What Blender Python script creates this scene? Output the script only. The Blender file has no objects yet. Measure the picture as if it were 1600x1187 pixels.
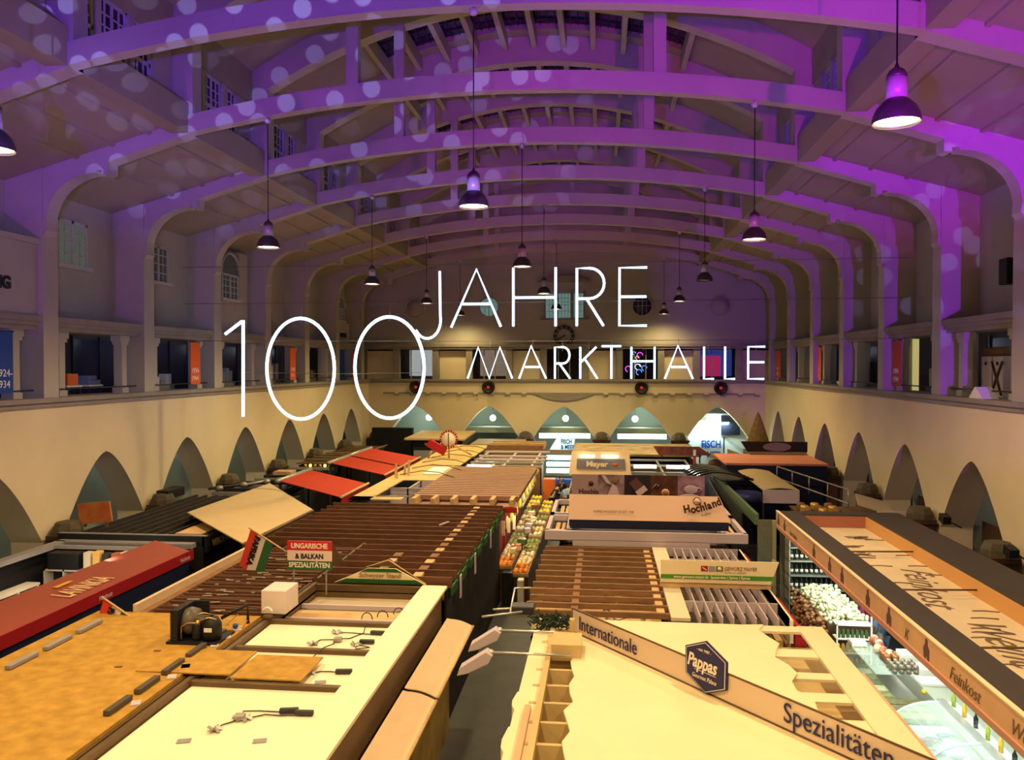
import bpy, math, random
from mathutils import Vector, Matrix
R = random.Random(7)
sc = bpy.context.scene
C = sc.collection
# ------------------------------------------------------------------ camera
cam = bpy.data.cameras.new('camera'); co = bpy.data.objects.new('camera', cam); C.objects.link(co)
cam.sensor_width = 36.0; cam.lens = 36.0 * 1290 / 1600; cam.clip_end = 300
YAW = math.atan(140 / 1290); PIT = math.atan(23 / 1290)
co.location = (0, 0, 7.2); co.rotation_euler = (math.pi / 2 - PIT, 0, YAW)
sc.camera = co
sc.view_settings.view_transform = 'Standard'; sc.view_settings.look = 'None'
sc.view_settings.gamma = 1.0; sc.view_settings.use_curve_mapping = False
sc.view_settings.exposure = 0.0
# ------------------------------------------------------------------ world: night
w = bpy.data.worlds.new('world'); sc.world = w; w.use_nodes = True
w.node_tree.nodes['Background'].inputs[0].default_value = (0.006, 0.009, 0.02, 1)
w.node_tree.nodes['Background'].inputs[1].default_value = 1.0
# ------------------------------------------------------------------ stage projectors on the gallery behind the camera, plus an added blue wash
def spot(name, loc, aim, col, power, deg, blend=0.3, size=0.1):
    l = bpy.data.lights.new(name, 'SPOT'); l.color = col; l.energy = power
    l.spot_size = math.radians(deg); l.spot_blend = blend; l.shadow_soft_size = size
    o = bpy.data.objects.new(name, l); C.objects.link(o); o.location = loc
    o.rotation_euler = (Vector(aim) - Vector(loc)).to_track_quat('-Z', 'Y').to_euler()
    return o, l
def gobo(l, scale, r0, bright):
    l.use_nodes = True; nt = l.node_tree; n = nt.nodes; k = nt.links
    em = n['Emission']
    tc = n.new('ShaderNodeTexCoord'); sp = n.new('ShaderNodeSeparateXYZ'); k.new(tc.outputs['Normal'], sp.inputs[0])
    a = n.new('ShaderNodeMath'); a.operation = 'DIVIDE'; k.new(sp.outputs[0], a.inputs[0]); k.new(sp.outputs[2], a.inputs[1])
    b = n.new('ShaderNodeMath'); b.operation = 'DIVIDE'; k.new(sp.outputs[1], b.inputs[0]); k.new(sp.outputs[2], b.inputs[1])
    cb = n.new('ShaderNodeCombineXYZ'); k.new(a.outputs[0], cb.inputs[0]); k.new(b.outputs[0], cb.inputs[1])
    v = n.new('ShaderNodeTexVoronoi'); v.voronoi_dimensions = '2D'; v.inputs['Scale'].default_value = scale
    v.inputs['Randomness'].default_value = 0.85; k.new(cb.outputs[0], v.inputs['Vector'])
    lt = n.new('ShaderNodeMapRange'); lt.inputs[1].default_value = r0; lt.inputs[2].default_value = r0 * 0.85
    lt.inputs[3].default_value = 0.0; lt.inputs[4].default_value = bright
    k.new(v.outputs['Distance'], lt.inputs[0]); k.new(lt.outputs[0], em.inputs['Strength'])
def barn(l, lo, hi, soft=2.0):
    """barn doors: only lets light out between two elevations (degrees from the lamp's axis)"""
    l.use_nodes = True; nt = l.node_tree; n = nt.nodes; k = nt.links; em = n['Emission']
    tc = n.new('ShaderNodeTexCoord'); sp = n.new('ShaderNodeSeparateXYZ'); k.new(tc.outputs['Normal'], sp.inputs[0])
    d = n.new('ShaderNodeMath'); d.operation = 'DIVIDE'; k.new(sp.outputs[1], d.inputs[0]); k.new(sp.outputs[2], d.inputs[1])
    e = n.new('ShaderNodeMath'); e.operation = 'MULTIPLY'; k.new(d.outputs[0], e.inputs[0]); e.inputs[1].default_value = -1.0
    T = lambda g: math.tan(math.radians(g)); o = []
    for f0, f1 in ((T(lo-soft), T(lo+soft)), (T(hi+soft), T(hi-soft))):
        m = n.new('ShaderNodeMapRange'); m.interpolation_type = 'SMOOTHSTEP'; k.new(e.outputs[0], m.inputs[0])
        if f0 < f1: m.inputs[1].default_value = f0; m.inputs[2].default_value = f1
        else: m.inputs[1].default_value = f1; m.inputs[2].default_value = f0; m.inputs[3].default_value = 1.0; m.inputs[4].default_value = 0.0
        o.append(m.outputs[0])
    x = n.new('ShaderNodeMath'); x.operation = 'MULTIPLY'; k.new(o[0], x.inputs[0]); k.new(o[1], x.inputs[1])
    old = em.inputs['Strength'].links
    if old:
        y = n.new('ShaderNodeMath'); y.operation = 'MULTIPLY'; k.new(old[0].from_socket, y.inputs[0]); k.new(x.outputs[0], y.inputs[1]); x = y
    k.new(x.outputs[0], em.inputs['Strength'])
spot('blue_wash_fill', (0, -1.5, 7.2), (-15.5, 24, 10.2), (0.40, 0.42, 1.0), 3400, 30, 0.8, 0.4)  # soft fill added to tint the left wall blue, no known projector
# aim elevations are given through the z of the aim point at y = 20
o, l = spot('projector_violet', (-1.5, -1.5, 6.9), (-1.5, 20, 13.2), (0.17, 0.0, 1.0), 10500, 74, 0.5); barn(l, -6, 8.5)
o, l = spot('projector_magenta', (3.0, -1.5, 6.9), (6.5, 20, 13.0), (0.66, 0.0, 0.62), 9500, 60, 0.6); barn(l, -8, 8)
o, l = spot('projector_purple', (6.8, -1.5, 6.9), (10.4, 24, 9.8), (0.34, 0.0, 1.0), 15000, 26, 0.4)
o, l = spot('projector_purple', (-9.5, -1.5, 6.9), (-12.6, 20, 11.6), (0.42, 0.0, 0.85), 3800, 46, 0.6); barn(l, -9, 8)
for nm, loc, aim, pw, dg in (('projector_dots', (-2.5, -1.5, 6.9), (-7.2, 20, 14.2), 13000, 34), ('projector_dots', (4.0, -1.5, 6.9), (11.0, 20, 10.6), 7000, 22)):
    o, l = spot(nm, loc, aim, (0.34, 0.36, 0.95), pw, dg, 0.4, 0.01)
    gobo(l, 26.0, 0.27, 1.0)
    if aim[0] < 0: barn(l, -9, 6.0)

# ------------------------------------------------------------------ helpers
def tag(o, label=None, cat=None, group=None, kind=None):
    if label: o['label'] = label
    if cat: o['category'] = cat
    if group: o['group'] = group
    if kind: o['kind'] = kind
    return o
WL = {}          # world location of the objects
def thing(name, label, cat, loc=(0, 0, 0), group=None, rz=0.0):
    o = bpy.data.objects.new(name, None); C.objects.link(o); o.location = loc; o.rotation_euler = (0, 0, rz)
    o.empty_display_size = 0.2; WL[o.name] = Vector(loc)
    return tag(o, label, cat, group)
class MB:
    """collects shapes; build() links them as one mesh object"""
    def __init__(s): s.v = []; s.f = []; s.m = []; s.sm = []; s.cm = 0
    def mat(s, i): s.cm = i; return s
    def add(s, vs, fs, smooth=False):
        b = len(s.v); s.v += [tuple(p) for p in vs]
        for f in fs: s.f.append([b + i for i in f]); s.m.append(s.cm); s.sm.append(smooth)
        return s
    def box(s, x0, x1, y0, y1, z0, z1):
        return s.add([(x0,y0,z0),(x1,y0,z0),(x1,y1,z0),(x0,y1,z0),(x0,y0,z1),(x1,y0,z1),(x1,y1,z1),(x0,y1,z1)],
              [(0,3,2,1),(4,5,6,7),(0,1,5,4),(1,2,6,5),(2,3,7,6),(3,0,4,7)])
    def obox(s, c, d, rx=0, ry=0, rz=0):
        M = Matrix.Translation(c) @ Matrix.Rotation(rz,4,'Z') @ Matrix.Rotation(ry,4,'Y') @ Matrix.Rotation(rx,4,'X')
        a, b, e = d[0]/2, d[1]/2, d[2]/2
        P = [(-a,-b,-e),(a,-b,-e),(a,b,-e),(-a,b,-e),(-a,-b,e),(a,-b,e),(a,b,e),(-a,b,e)]
        return s.add([M @ Vector(p) for p in P], [(0,3,2,1),(4,5,6,7),(0,1,5,4),(1,2,6,5),(2,3,7,6),(3,0,4,7)])
    def quadslab(s, a, b, c, d, t):
        a, b, c, d = map(Vector, (a, b, c, d)); n = (b-a).cross(d-a).normalized()*t
        return s.add([a,b,c,d,a+n,b+n,c+n,d+n], [(0,3,2,1),(4,5,6,7),(0,1,5,4),(1,2,6,5),(2,3,7,6),(3,0,4,7)])
    def prism(s, pts, axis, a, b, smooth=False):
        """closed 2D outline extruded along an axis ('x': pts are (y,z), 'y': (x,z), 'z': (x,y))"""
        def P(p, t): return {'x': (t,p[0],p[1]), 'y': (p[0],t,p[1]), 'z': (p[0],p[1],t)}[axis]
        n = len(pts); vs = [P(p,a) for p in pts] + [P(p,b) for p in pts]
        s.add(vs, [tuple(range(n)), tuple(range(2*n-1, n-1, -1))])
        b0 = len(s.v) - 2*n
        for i in range(n):
            j = (i+1) % n; s.f.append([b0+i, b0+n+i, b0+n+j, b0+j]); s.m.append(s.cm); s.sm.append(smooth)
        return s
    def band(s, top, bot, axis, a, b):
        """solid between two curves (lists of equal length of (u,z)), extruded along axis a..b"""
        def P(p, t): return {'x': (t,p[0],p[1]), 'y': (p[0],t,p[1]), 'z': (p[0],p[1],t)}[axis]
        n = len(top); vs = []
        for i in range(n): vs += [P(top[i],a), P(bot[i],a), P(top[i],b), P(bot[i],b)]
        fs = []
        for i in range(n-1):
            o = 4*i; q = o+4
            fs += [(o,q,q+1,o+1),(o+2,o+3,q+3,q+2),(o,o+2,q+2,q),(o+1,q+1,q+3,o+3)]
        e = 4*(n-1); fs += [(0,1,3,2),(e,e+2,e+3,e+1)]
        return s.add(vs, fs)
    def tube(s, pts, r, n=8, closed=False, smooth=True):
        pts = [Vector(p) for p in pts]; m = len(pts); vs = []; fs = []
        if m < 2: return s
        ref = None
        for i, p in enumerate(pts):
            if closed: d = pts[(i+1) % m] - pts[i-1]
            else: d = pts[min(i+1, m-1)] - pts[max(i-1, 0)]
            d.normalize()
            if ref is None: ref = Vector((0,0,1)) if abs(d.z) < .9 else Vector((1,0,0))
            x = ref - d*ref.dot(d)
            if x.length < 1e-4: x = Vector((1,0,0)) - d*d.x
            x.normalize(); y = d.cross(x); ref = x
            rr = r[i] if isinstance(r, (list, tuple)) else r
            vs += [p + (x*math.cos(2*math.pi*k/n) + y*math.sin(2*math.pi*k/n))*rr for k in range(n)]
        for i in range(m if closed else m-1):
            j = (i+1) % m
            for k in range(n): fs.append((i*n+k, i*n+(k+1)%n, j*n+(k+1)%n, j*n+k))
        if not closed: fs += [tuple(range(n-1,-1,-1)), tuple((m-1)*n+k for k in range(n))]
        return s.add(vs, fs, smooth)
    def lathe(s, c, prof, n=20, smooth=True, axis='z', cap=True):
        """profile = [(radius, height)]; round c"""
        vs = []; fs = []; m = len(prof)
        for r, h in prof:
            for k in range(n):
                a = 2*math.pi*k/n; u, v = r*math.cos(a), r*math.sin(a)
                vs.append({'z': (c[0]+u,c[1]+v,c[2]+h), 'y': (c[0]+u,c[1]+h,c[2]+v), 'x': (c[0]+h,c[1]+u,c[2]+v)}[axis])
        for i in range(m-1):
            for k in range(n): fs.append((i*n+k, i*n+(k+1)%n, (i+1)*n+(k+1)%n, (i+1)*n+k))
        if cap and prof[0][0] > 1e-4: fs.append(tuple(range(n-1,-1,-1)))
        if cap and prof[-1][0] > 1e-4: fs.append(tuple((m-1)*n+k for k in range(n)))
        return s.add(vs, fs, smooth)
    def ball(s, c, r, n=8, m=5, sz=1.0, sx=1.0, sy=1.0):
        vs = []; fs = []
        for i in range(m+1):
            t = math.pi*i/m
            for k in range(n):
                a = 2*math.pi*k/n
                vs.append((c[0]+r*sx*math.sin(t)*math.cos(a), c[1]+r*sy*math.sin(t)*math.sin(a), c[2]+r*sz*math.cos(t)))
        for i in range(m):
            for k in range(n): fs.append((i*n+k, (i+1)*n+k, (i+1)*n+(k+1)%n, i*n+(k+1)%n))
        return s.add(vs, fs, True)
    def mesh(s, name, mats, off):
        me = bpy.data.meshes.new(name)
        me.from_pydata([(p[0]-off[0], p[1]-off[1], p[2]-off[2]) for p in s.v], [], s.f)
        if not isinstance(mats, (list, tuple)): mats = [mats]
        for m in mats: me.materials.append(m)
        me.polygons.foreach_set('material_index', s.m); me.polygons.foreach_set('use_smooth', s.sm)
        me.validate(); me.update()
        return me
    def build(s, name, mats, parent=None, local=False, bevel=0, **kw):
        if parent is not None and parent.name.startswith('wall_') and parent.get('kind') == 'structure':
            global n; name = 'trim_%d' % n; n += 1; parent = None; kw['kind'] = 'structure'
        if parent is not None: off = Vector((0,0,0)) if local else WL[parent.name]
        elif local: off = Vector((0,0,0))
        else:
            xs = [p[0] for p in s.v]; ys = [p[1] for p in s.v]; zs = [p[2] for p in s.v]
            off = Vector(((min(xs)+max(xs))/2, (min(ys)+max(ys))/2, min(zs)))
        o = bpy.data.objects.new(name, s.mesh(name, mats, off)); C.objects.link(o)
        if parent is not None: o.parent = parent; WL[o.name] = WL[parent.name].copy()
        else: o.location = off; WL[o.name] = off
        if bevel:
            b = o.modifiers.new('bevel', 'BEVEL'); b.width = bevel; b.segments = 2; b.limit_method = 'ANGLE'
        return tag(o, **kw)
def struct(name, mb, mats, parent=None, **kw):
    o = mb.build(name, mats, parent, **kw)
    if parent is None: o['kind'] = 'structure'
    return o
def copy_tree(o, parent=None):
    c = o.copy(); C.objects.link(c)
    if parent is not None: c.parent = parent
    WL[c.name] = WL[o.name].copy()
    for ch in [x for x in CH.get(o.name, [])]: copy_tree(ch, c)
    return c
CH = {}
def reg(o):
    for x in o.children: CH.setdefault(o.name, []).append(x); reg(x)
def clone(src, loc, label=None, group=None, rz=None):
    if src.name not in CH: reg(src)
    c = copy_tree(src); c.location = loc; WL[c.name] = Vector(loc)
    if rz is not None: c.rotation_euler = (0, 0, rz)
    if label: c['label'] = label
    if group: c['group'] = group
    return c
# text turned into a mesh; M places the text's x/y plane in the world
def text(body, size, M, name, mat, parent=None, ext=0.006, shear=0, sx=1.0, align='LEFT', bold=0.0, space=1.0, **kw):
    cu = bpy.data.curves.new('t', 'FONT'); cu.body = body; cu.size = size; cu.extrude = ext; cu.shear = shear
    cu.align_x = align; cu.offset = bold; cu.space_character = space; cu.resolution_u = 4
    to = bpy.data.objects.new('t', cu); C.objects.link(to)
    bpy.context.view_layer.update()
    me = bpy.data.meshes.new_from_object(to.evaluated_get(bpy.context.evaluated_depsgraph_get()))
    bpy.data.objects.remove(to); bpy.data.curves.remove(cu)
    me.transform(Matrix.Diagonal((sx, 1, 1, 1))); me.transform(M)
    if parent is not None: me.transform(Matrix.Translation(-WL[parent.name])); off = Vector((0,0,0))
    else:
        off = M.translation.copy(); me.transform(Matrix.Translation(-off))
    me.materials.clear(); me.materials.append(mat); me.name = name
    o = bpy.data.objects.new(name, me); C.objects.link(o)
    if parent is not None: o.parent = parent; WL[o.name] = WL[parent.name].copy()
    else: o.location = off; WL[o.name] = off
    return tag(o, **kw)
def face_cam(x, y, z):      # writing on a board whose face looks towards -Y
    return Matrix.Translation((x, y, z)) @ Matrix.Rotation(math.pi/2, 4, 'X')
def basis(o, ux, uy):
    ux = Vector(ux).normalized(); uy = Vector(uy); uy = (uy - ux*uy.dot(ux)).normalized(); uz = ux.cross(uy)
    M = Matrix((ux, uy, uz)).transposed().to_4x4(); M.translation = Vector(o); return M

# ------------------------------------------------------------------ materials
MT = {}
def mat(name, col, rough=0.7, var=0.0, scale=4.0, metal=0.0, bump=0.0, spec=0.3, emit=None, estr=0.0, alpha=None, stretch=None, col2=None):
    if name in MT: return MT[name]
    m = bpy.data.materials.new(name); m.use_nodes = True; nt = m.node_tree; n = nt.nodes; k = nt.links
    b = n['Principled BSDF']; b.inputs['Roughness'].default_value = rough; b.inputs['Metallic'].default_value = metal
    b.inputs['Specular IOR Level'].default_value = spec
    c4 = (col[0], col[1], col[2], 1)
    b.inputs['Base Color'].default_value = c4
    if var or bump or col2:
        tc = n.new('ShaderNodeTexCoord'); mp = n.new('ShaderNodeMapping'); k.new(tc.outputs['Object'], mp.inputs[0])
        if stretch: mp.inputs['Scale'].default_value = stretch
        no = n.new('ShaderNodeTexNoise'); no.inputs['Scale'].default_value = scale; no.inputs['Detail'].default_value = 5
        k.new(mp.outputs[0], no.inputs['Vector'])
        cr = n.new('ShaderNodeValToRGB'); k.new(no.outputs[0], cr.inputs[0])
        cr.color_ramp.elements[0].position = 0.3; cr.color_ramp.elements[1].position = 0.72
        lo = col2 if col2 else tuple(max(0, x*(1-var)) for x in col)
        cr.color_ramp.elements[0].color = (lo[0], lo[1], lo[2], 1)
        hi = tuple(min(1, x*(1+var*0.4)) for x in col)
        cr.color_ramp.elements[1].color = (hi[0], hi[1], hi[2], 1)
        k.new(cr.outputs[0], b.inputs['Base Color'])
        if bump:
            bu = n.new('ShaderNodeBump'); bu.inputs['Strength'].default_value = bump; bu.inputs['Distance'].default_value = 0.02
            k.new(no.outputs[0], bu.inputs['Height']); k.new(bu.outputs[0], b.inputs['Normal'])
    if emit:
        b.inputs['Emission Color'].default_value = (*emit, 1); b.inputs['Emission Strength'].default_value = estr
    if alpha is not None:
        g = n.new('ShaderNodeBsdfTransparent'); g.inputs[0].default_value = (0.9, 0.97, 0.95, 1)
        mx = n.new('ShaderNodeMixShader'); mx.inputs[0].default_value = alpha
        k.new(g.outputs[0], mx.inputs[1]); k.new(b.outputs[0], mx.inputs[2]); k.new(mx.outputs[0], n['Material Output'].inputs[0])
    MT[name] = m
    return m
plaster = mat('plaster_cream', (0.44, 0.42, 0.39), 0.9, 0.10, 0.5, bump=0.05, spec=0.1)
plaster_low = mat('plaster_ochre', (0.74, 0.64, 0.46), 0.9, 0.12, 0.35, bump=0.05, spec=0.1)
plaster_frame = mat('plaster_frame', (0.46, 0.43, 0.39), 0.85, 0.08, 0.8, bump=0.05, spec=0.1)
plaster_ceil = mat('plaster_ceiling', (0.36, 0.33, 0.26), 0.9, 0.10, 0.4, spec=0.1)
stone = mat('moulding_grey', (0.30, 0.27, 0.25), 0.8, 0.12, 2.0, spec=0.1)
green_wall = mat('aisle_green', (0.36, 0.44, 0.38), 0.8, 0.15, 0.6, spec=0.2)
tile_brown = mat('tile_brown', (0.085, 0.045, 0.028), 0.4, 0.3, 6.0)
tile_panel = mat('tile_panel', (0.20, 0.095, 0.05), 0.45, 0.2, 8.0)
dome_mat = mat('dome_lead', (0.10, 0.085, 0.06), 0.6, 0.3, 5.0)
floor_mat = mat('floor_slab', (0.055, 0.058, 0.06), 0.55, 0.3, 2.0)
glass_dark = mat('night_glass', (0.015, 0.018, 0.03), 0.15, spec=0.6)
win_white = mat('window_paint', (0.50, 0.50, 0.55), 0.6)
shop_blue = mat('shop_dark_blue', (0.012, 0.014, 0.06), 0.3)
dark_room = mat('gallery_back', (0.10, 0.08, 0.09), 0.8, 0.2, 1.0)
black = mat('black_paint', (0.012, 0.012, 0.014), 0.5)
dark_metal = mat('dark_metal', (0.05, 0.05, 0.055), 0.45, metal=0.4)
grey_metal = mat('grey_metal', (0.35, 0.34, 0.33), 0.4, metal=0.5)
white_paint = mat('white_paint', (0.78, 0.76, 0.72), 0.5)

# ------------------------------------------------------------------ hall dimensions (metres)
XC = -2.42; HW = 12.12; XL = XC - HW; XR = XC + HW      # column faces
BAY = 4.8; FY = [1.0 + BAY*k for k in range(11)]         # frame near faces: 1.0 ... 49.0
YB = 50.6; REC = 1.05; CW = 0.6
ZL = 6.34; ZC = 8.2; ZC2 = 8.5
def zlow(d): return 13.94 - 0.80*(d/8.1)**2               # lower arch soffit
def zup(d): return 18.15 - 2.35*(abs(d)/8.1)**2           # upper arch soffit
ZW = 12.05                                               # ceiling height at the walls
def zslope(d): return 13.5 + (d-8.1)*(ZW-13.5)/(HW+REC-8.1)

# floor
struct('floor', MB().box(-19, 14.5, -3, 56, -0.2, 0), floor_mat)
# frames: columns with haunches, slanting side beams, arched tie beam, upper arch and hangers
def frame_mesh(y, full=True):
    m = MB()
    for s in (-1, 1):
        X = lambda d: XC + s*d
        def bx(d0, d1, y0, y1, z0, z1): m.box(min(X(d0),X(d1)), max(X(d0),X(d1)), y0, y1, z0, z1)
        bx(HW, HW+REC, y, y+CW, ZL, ZW+0.3)
        # slanting side beam with curved haunch (outline in d,z)
        pts = [(8.1, zlow(8.1)), (8.1, 13.55), (HW+REC, zslope(HW+REC)+0.02), (HW+REC, 10.6), (HW, 10.62), (HW-.1, 10.74)]
        for k in range(0, 11):
            a = math.pi/2*k/10
            pts.append((HW-1.45+1.38*math.cos(a), 10.95+1.25*math.sin(a)))
        pts += [(HW-1.47, 12.26), (HW-1.62, 12.26), (HW-1.62, 12.16), (HW-1.8, 12.18), (HW-1.8, 12.47)]
        pts = [(X(d), z) for d, z in pts]
        m.prism(pts, 'y', y+0.04, y+0.5)
    ds = [-8.1 + 16.2*i/48 for i in range(49)]
    m.band([(XC+d, zlow(d)+0.46) for d in ds], [(XC+d, zlow(d)) for d in ds], 'y', y, y+0.32)
    ds = [-8.6 + 17.2*i/48 for i in range(49)]
    m.band([(XC+d, zup(d)+0.95) for d in ds], [(XC+d, zup(d)) for d in ds], 'y', y+0.05, y+0.55)
    for s in (-1, 1):
        m.box(XC+s*3.8-0.15, XC+s*3.8+0.15, y+0.03, y+0.29, zlow(3.8)+0.3, zup(3.8)+0.2)
        m.box(XC+s*8.3-0.27, XC+s*8.3+0.3, y+0.04, y+0.52, 13.45, 16.2)
    return m
n = 1
for y in FY:
    struct('trim_%d' % n, frame_mesh(y), plaster_frame); n += 1
# side ceilings, clerestory sills, vault, skylights: one ceiling object with its skylights as parts
ce = MB()
for s in (-1, 1):
    X = lambda d: XC + s*d
    a = [(X(8.15), 13.5), (X(HW+REC+0.1), zslope(HW+REC+0.1)), (X(HW+REC+0.1), 12.6), (X(8.15), 13.75)]
    ce.prism(a, 'y', -3, YB)
    for d in (9.1, 10.1, 11.1):                         # shallow ribs along the ceiling
        ce.prism([(X(d), zslope(d)+0.02), (X(d), zslope(d)-0.06), (X(d+0.09), zslope(d+0.09)-0.06), (X(d+0.09), zslope(d+0.09)+0.02)], 'y', -3, YB)
    ce.box(min(X(8.1),X(8.6)), max(X(8.1),X(8.6)), -3, YB, 13.15, 13.9)      # parapet under the clerestory
    # vault shell beside the skylights
    ds = [5.25 + (8.7-5.25)*i/10 for i in range(11)]
    ce.band([(X(d), zup(d)+1.2) for d in ds], [(X(d), zup(d)+0.85) for d in ds], 'y', -3, YB)
    ce.box(min(X(8.5),X(8.8)), max(X(8.5),X(8.8)), -3, YB, 15.4, 16.8)
ds = [-5.25 + 10.5*i/20 for i in range(21)]
for y in FY[:-1]:                                       # solid strips over the arches
    ce.band([(XC+d, zup(d)+1.2) for d in ds], [(XC+d, zup(d)+0.9) for d in ds], 'y', y-0.55, y+1.15)
ceil_o = struct('ceiling', ce, plaster_ceil)
rib = MB(); gl = MB(); bars = MB()
for i in range(11):
    d = -5.25 + 10.5*i/10
    for y in FY[:-1]:
        rib.box(XC+d-0.09, XC+d+0.09, y+0.5, y+BAY+0.1, zup(d)+0.45, zup(d)+0.95)
for y in FY[:-1]:
    gl.band([(XC+d, zup(d)+1.15) for d in ds], [(XC+d, zup(d)+1.1) for d in ds], 'y', y+1.1, y+BAY-0.5)
    for i in range(41):
        d = -5.25 + 10.5*i/40
        bars.box(XC+d-0.012, XC+d+0.012, y+1.1, y+BAY-0.5, zup(d)+1.04, zup(d)+1.1)
    for q in range(1, 5):
        yy = y + 1.1 + q*0.66
        bars.band([(XC+d, zup(d)+1.1) for d in ds], [(XC+d, zup(d)+1.05) for d in ds], 'y', yy, yy+0.03)
rib.build('skylight_rib', plaster_frame, ceil_o)
gl.build('skylight_glazing', glass_dark, ceil_o)
bars.build('glazing_bar', dark_metal, ceil_o)
# clerestory windows: three casements per bay on each side
wn = 1
for s in (-1, 1):
    for y in FY[2:-1]:
        x0 = XC + s*8.62; a, b = sorted((x0, x0+s*0.12))
        fr = MB(); pn = MB()
        for (u0, u1, c) in ((1.05, 1.65, 2), (1.85, 2.95, 4), (3.15, 3.95, 3)):
            u0 += y; u1 += y
            fr.box(a, b, u0, u0+0.07, 13.9, 15.42); fr.box(a, b, u1-0.07, u1, 13.9, 15.42)
            for z in (13.9, 14.5, 15.34): fr.box(a, b, u0, u1, z, z+0.09)
            for i in range(1, c): 
                t = u0 + (u1-u0)*i/c; wd = 0.035 if (c == 4 and i == 2) else 0.015
                fr.box(a+0.02, b-0.02, t-wd, t+wd, 13.95, 15.35)
            for z in (14.2, 14.78, 15.05): fr.box(a+0.02, b-0.02, u0, u1, z, z+0.025)
        pn.box((a+b)/2-0.005, (a+b)/2+0.005, y+1.0, y+4.0, 13.9, 15.4)
        wo = struct('window_%d' % wn, fr, win_white); pn.build('pane', glass_dark, wo); wn += 1
cw = MB()                                               # wall piers between the clerestory windows
for s in (-1, 1):
    for y in FY[:-1]:
        x0 = XC + s*8.55; a, b = sorted((x0, x0+s*0.35))
        for (u0, u1) in ((0.5, 1.05), (1.65, 1.85), (2.95, 3.15), (3.95, 4.8)): cw.box(a, b, y+u0, y+u1, 13.8, 15.45)
        if y < FY[2]: cw.box(a, b, y+1.0, y+4.0, 13.8, 15.45)
cw.build('clerestory_pier', plaster, ceil_o)

# pointed arch opening: half width at height z
AP = 4.67
def ahw(z):
    if z >= AP: return 0.0
    return min(2.0, 1.70*((AP-z)/1.67)**(1/1.55))
def arch_wall(m, axis, centers, lo, hi, t0, t1, zt):
    """wall along an axis with pointed openings at the given centres"""
    zs = [0, 1.2, 2.2] + [2.3 + (AP-2.3)*(1-(1-i/14)**1.5) for i in range(15)]
    zs[-1] = AP
    edges = []
    cs = sorted(centers)
    for i in range(len(cs)+1):
        L = (lambda z, c=cs[i-1]: c + ahw(z)) if i > 0 else (lambda z: lo)
        Rr = (lambda z, c=cs[i]: c - ahw(z)) if i < len(cs) else (lambda z: hi)
        def P(u, z, t): return (u, t, z) if axis == 'x' else (t, u, z)
        vs = []; fs = []
        for z in zs: vs += [P(L(z),z,t0), P(Rr(z),z,t0), P(L(z),z,t1), P(Rr(z),z,t1)]
        for j in range(len(zs)-1):
            o = 4*j; q = o+4
            fs += [(o,o+1,q+1,q),(o+2,q+2,q+3,o+3),(o,q,q+2,o+2),(o+1,o+3,q+3,q+1)]
        m.add(vs, fs)
        a = lo if i == 0 else cs[i-1]; b = hi if i == len(cs) else cs[i]
        if axis == 'x': m.box(a, b, min(t0,t1), max(t0,t1), AP, zt)
        else: m.box(min(t0,t1), max(t0,t1), a, b, AP, zt)
    return m
side_c = [y + CW/2 + BAY/2 for y in FY[:-1]]
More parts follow.
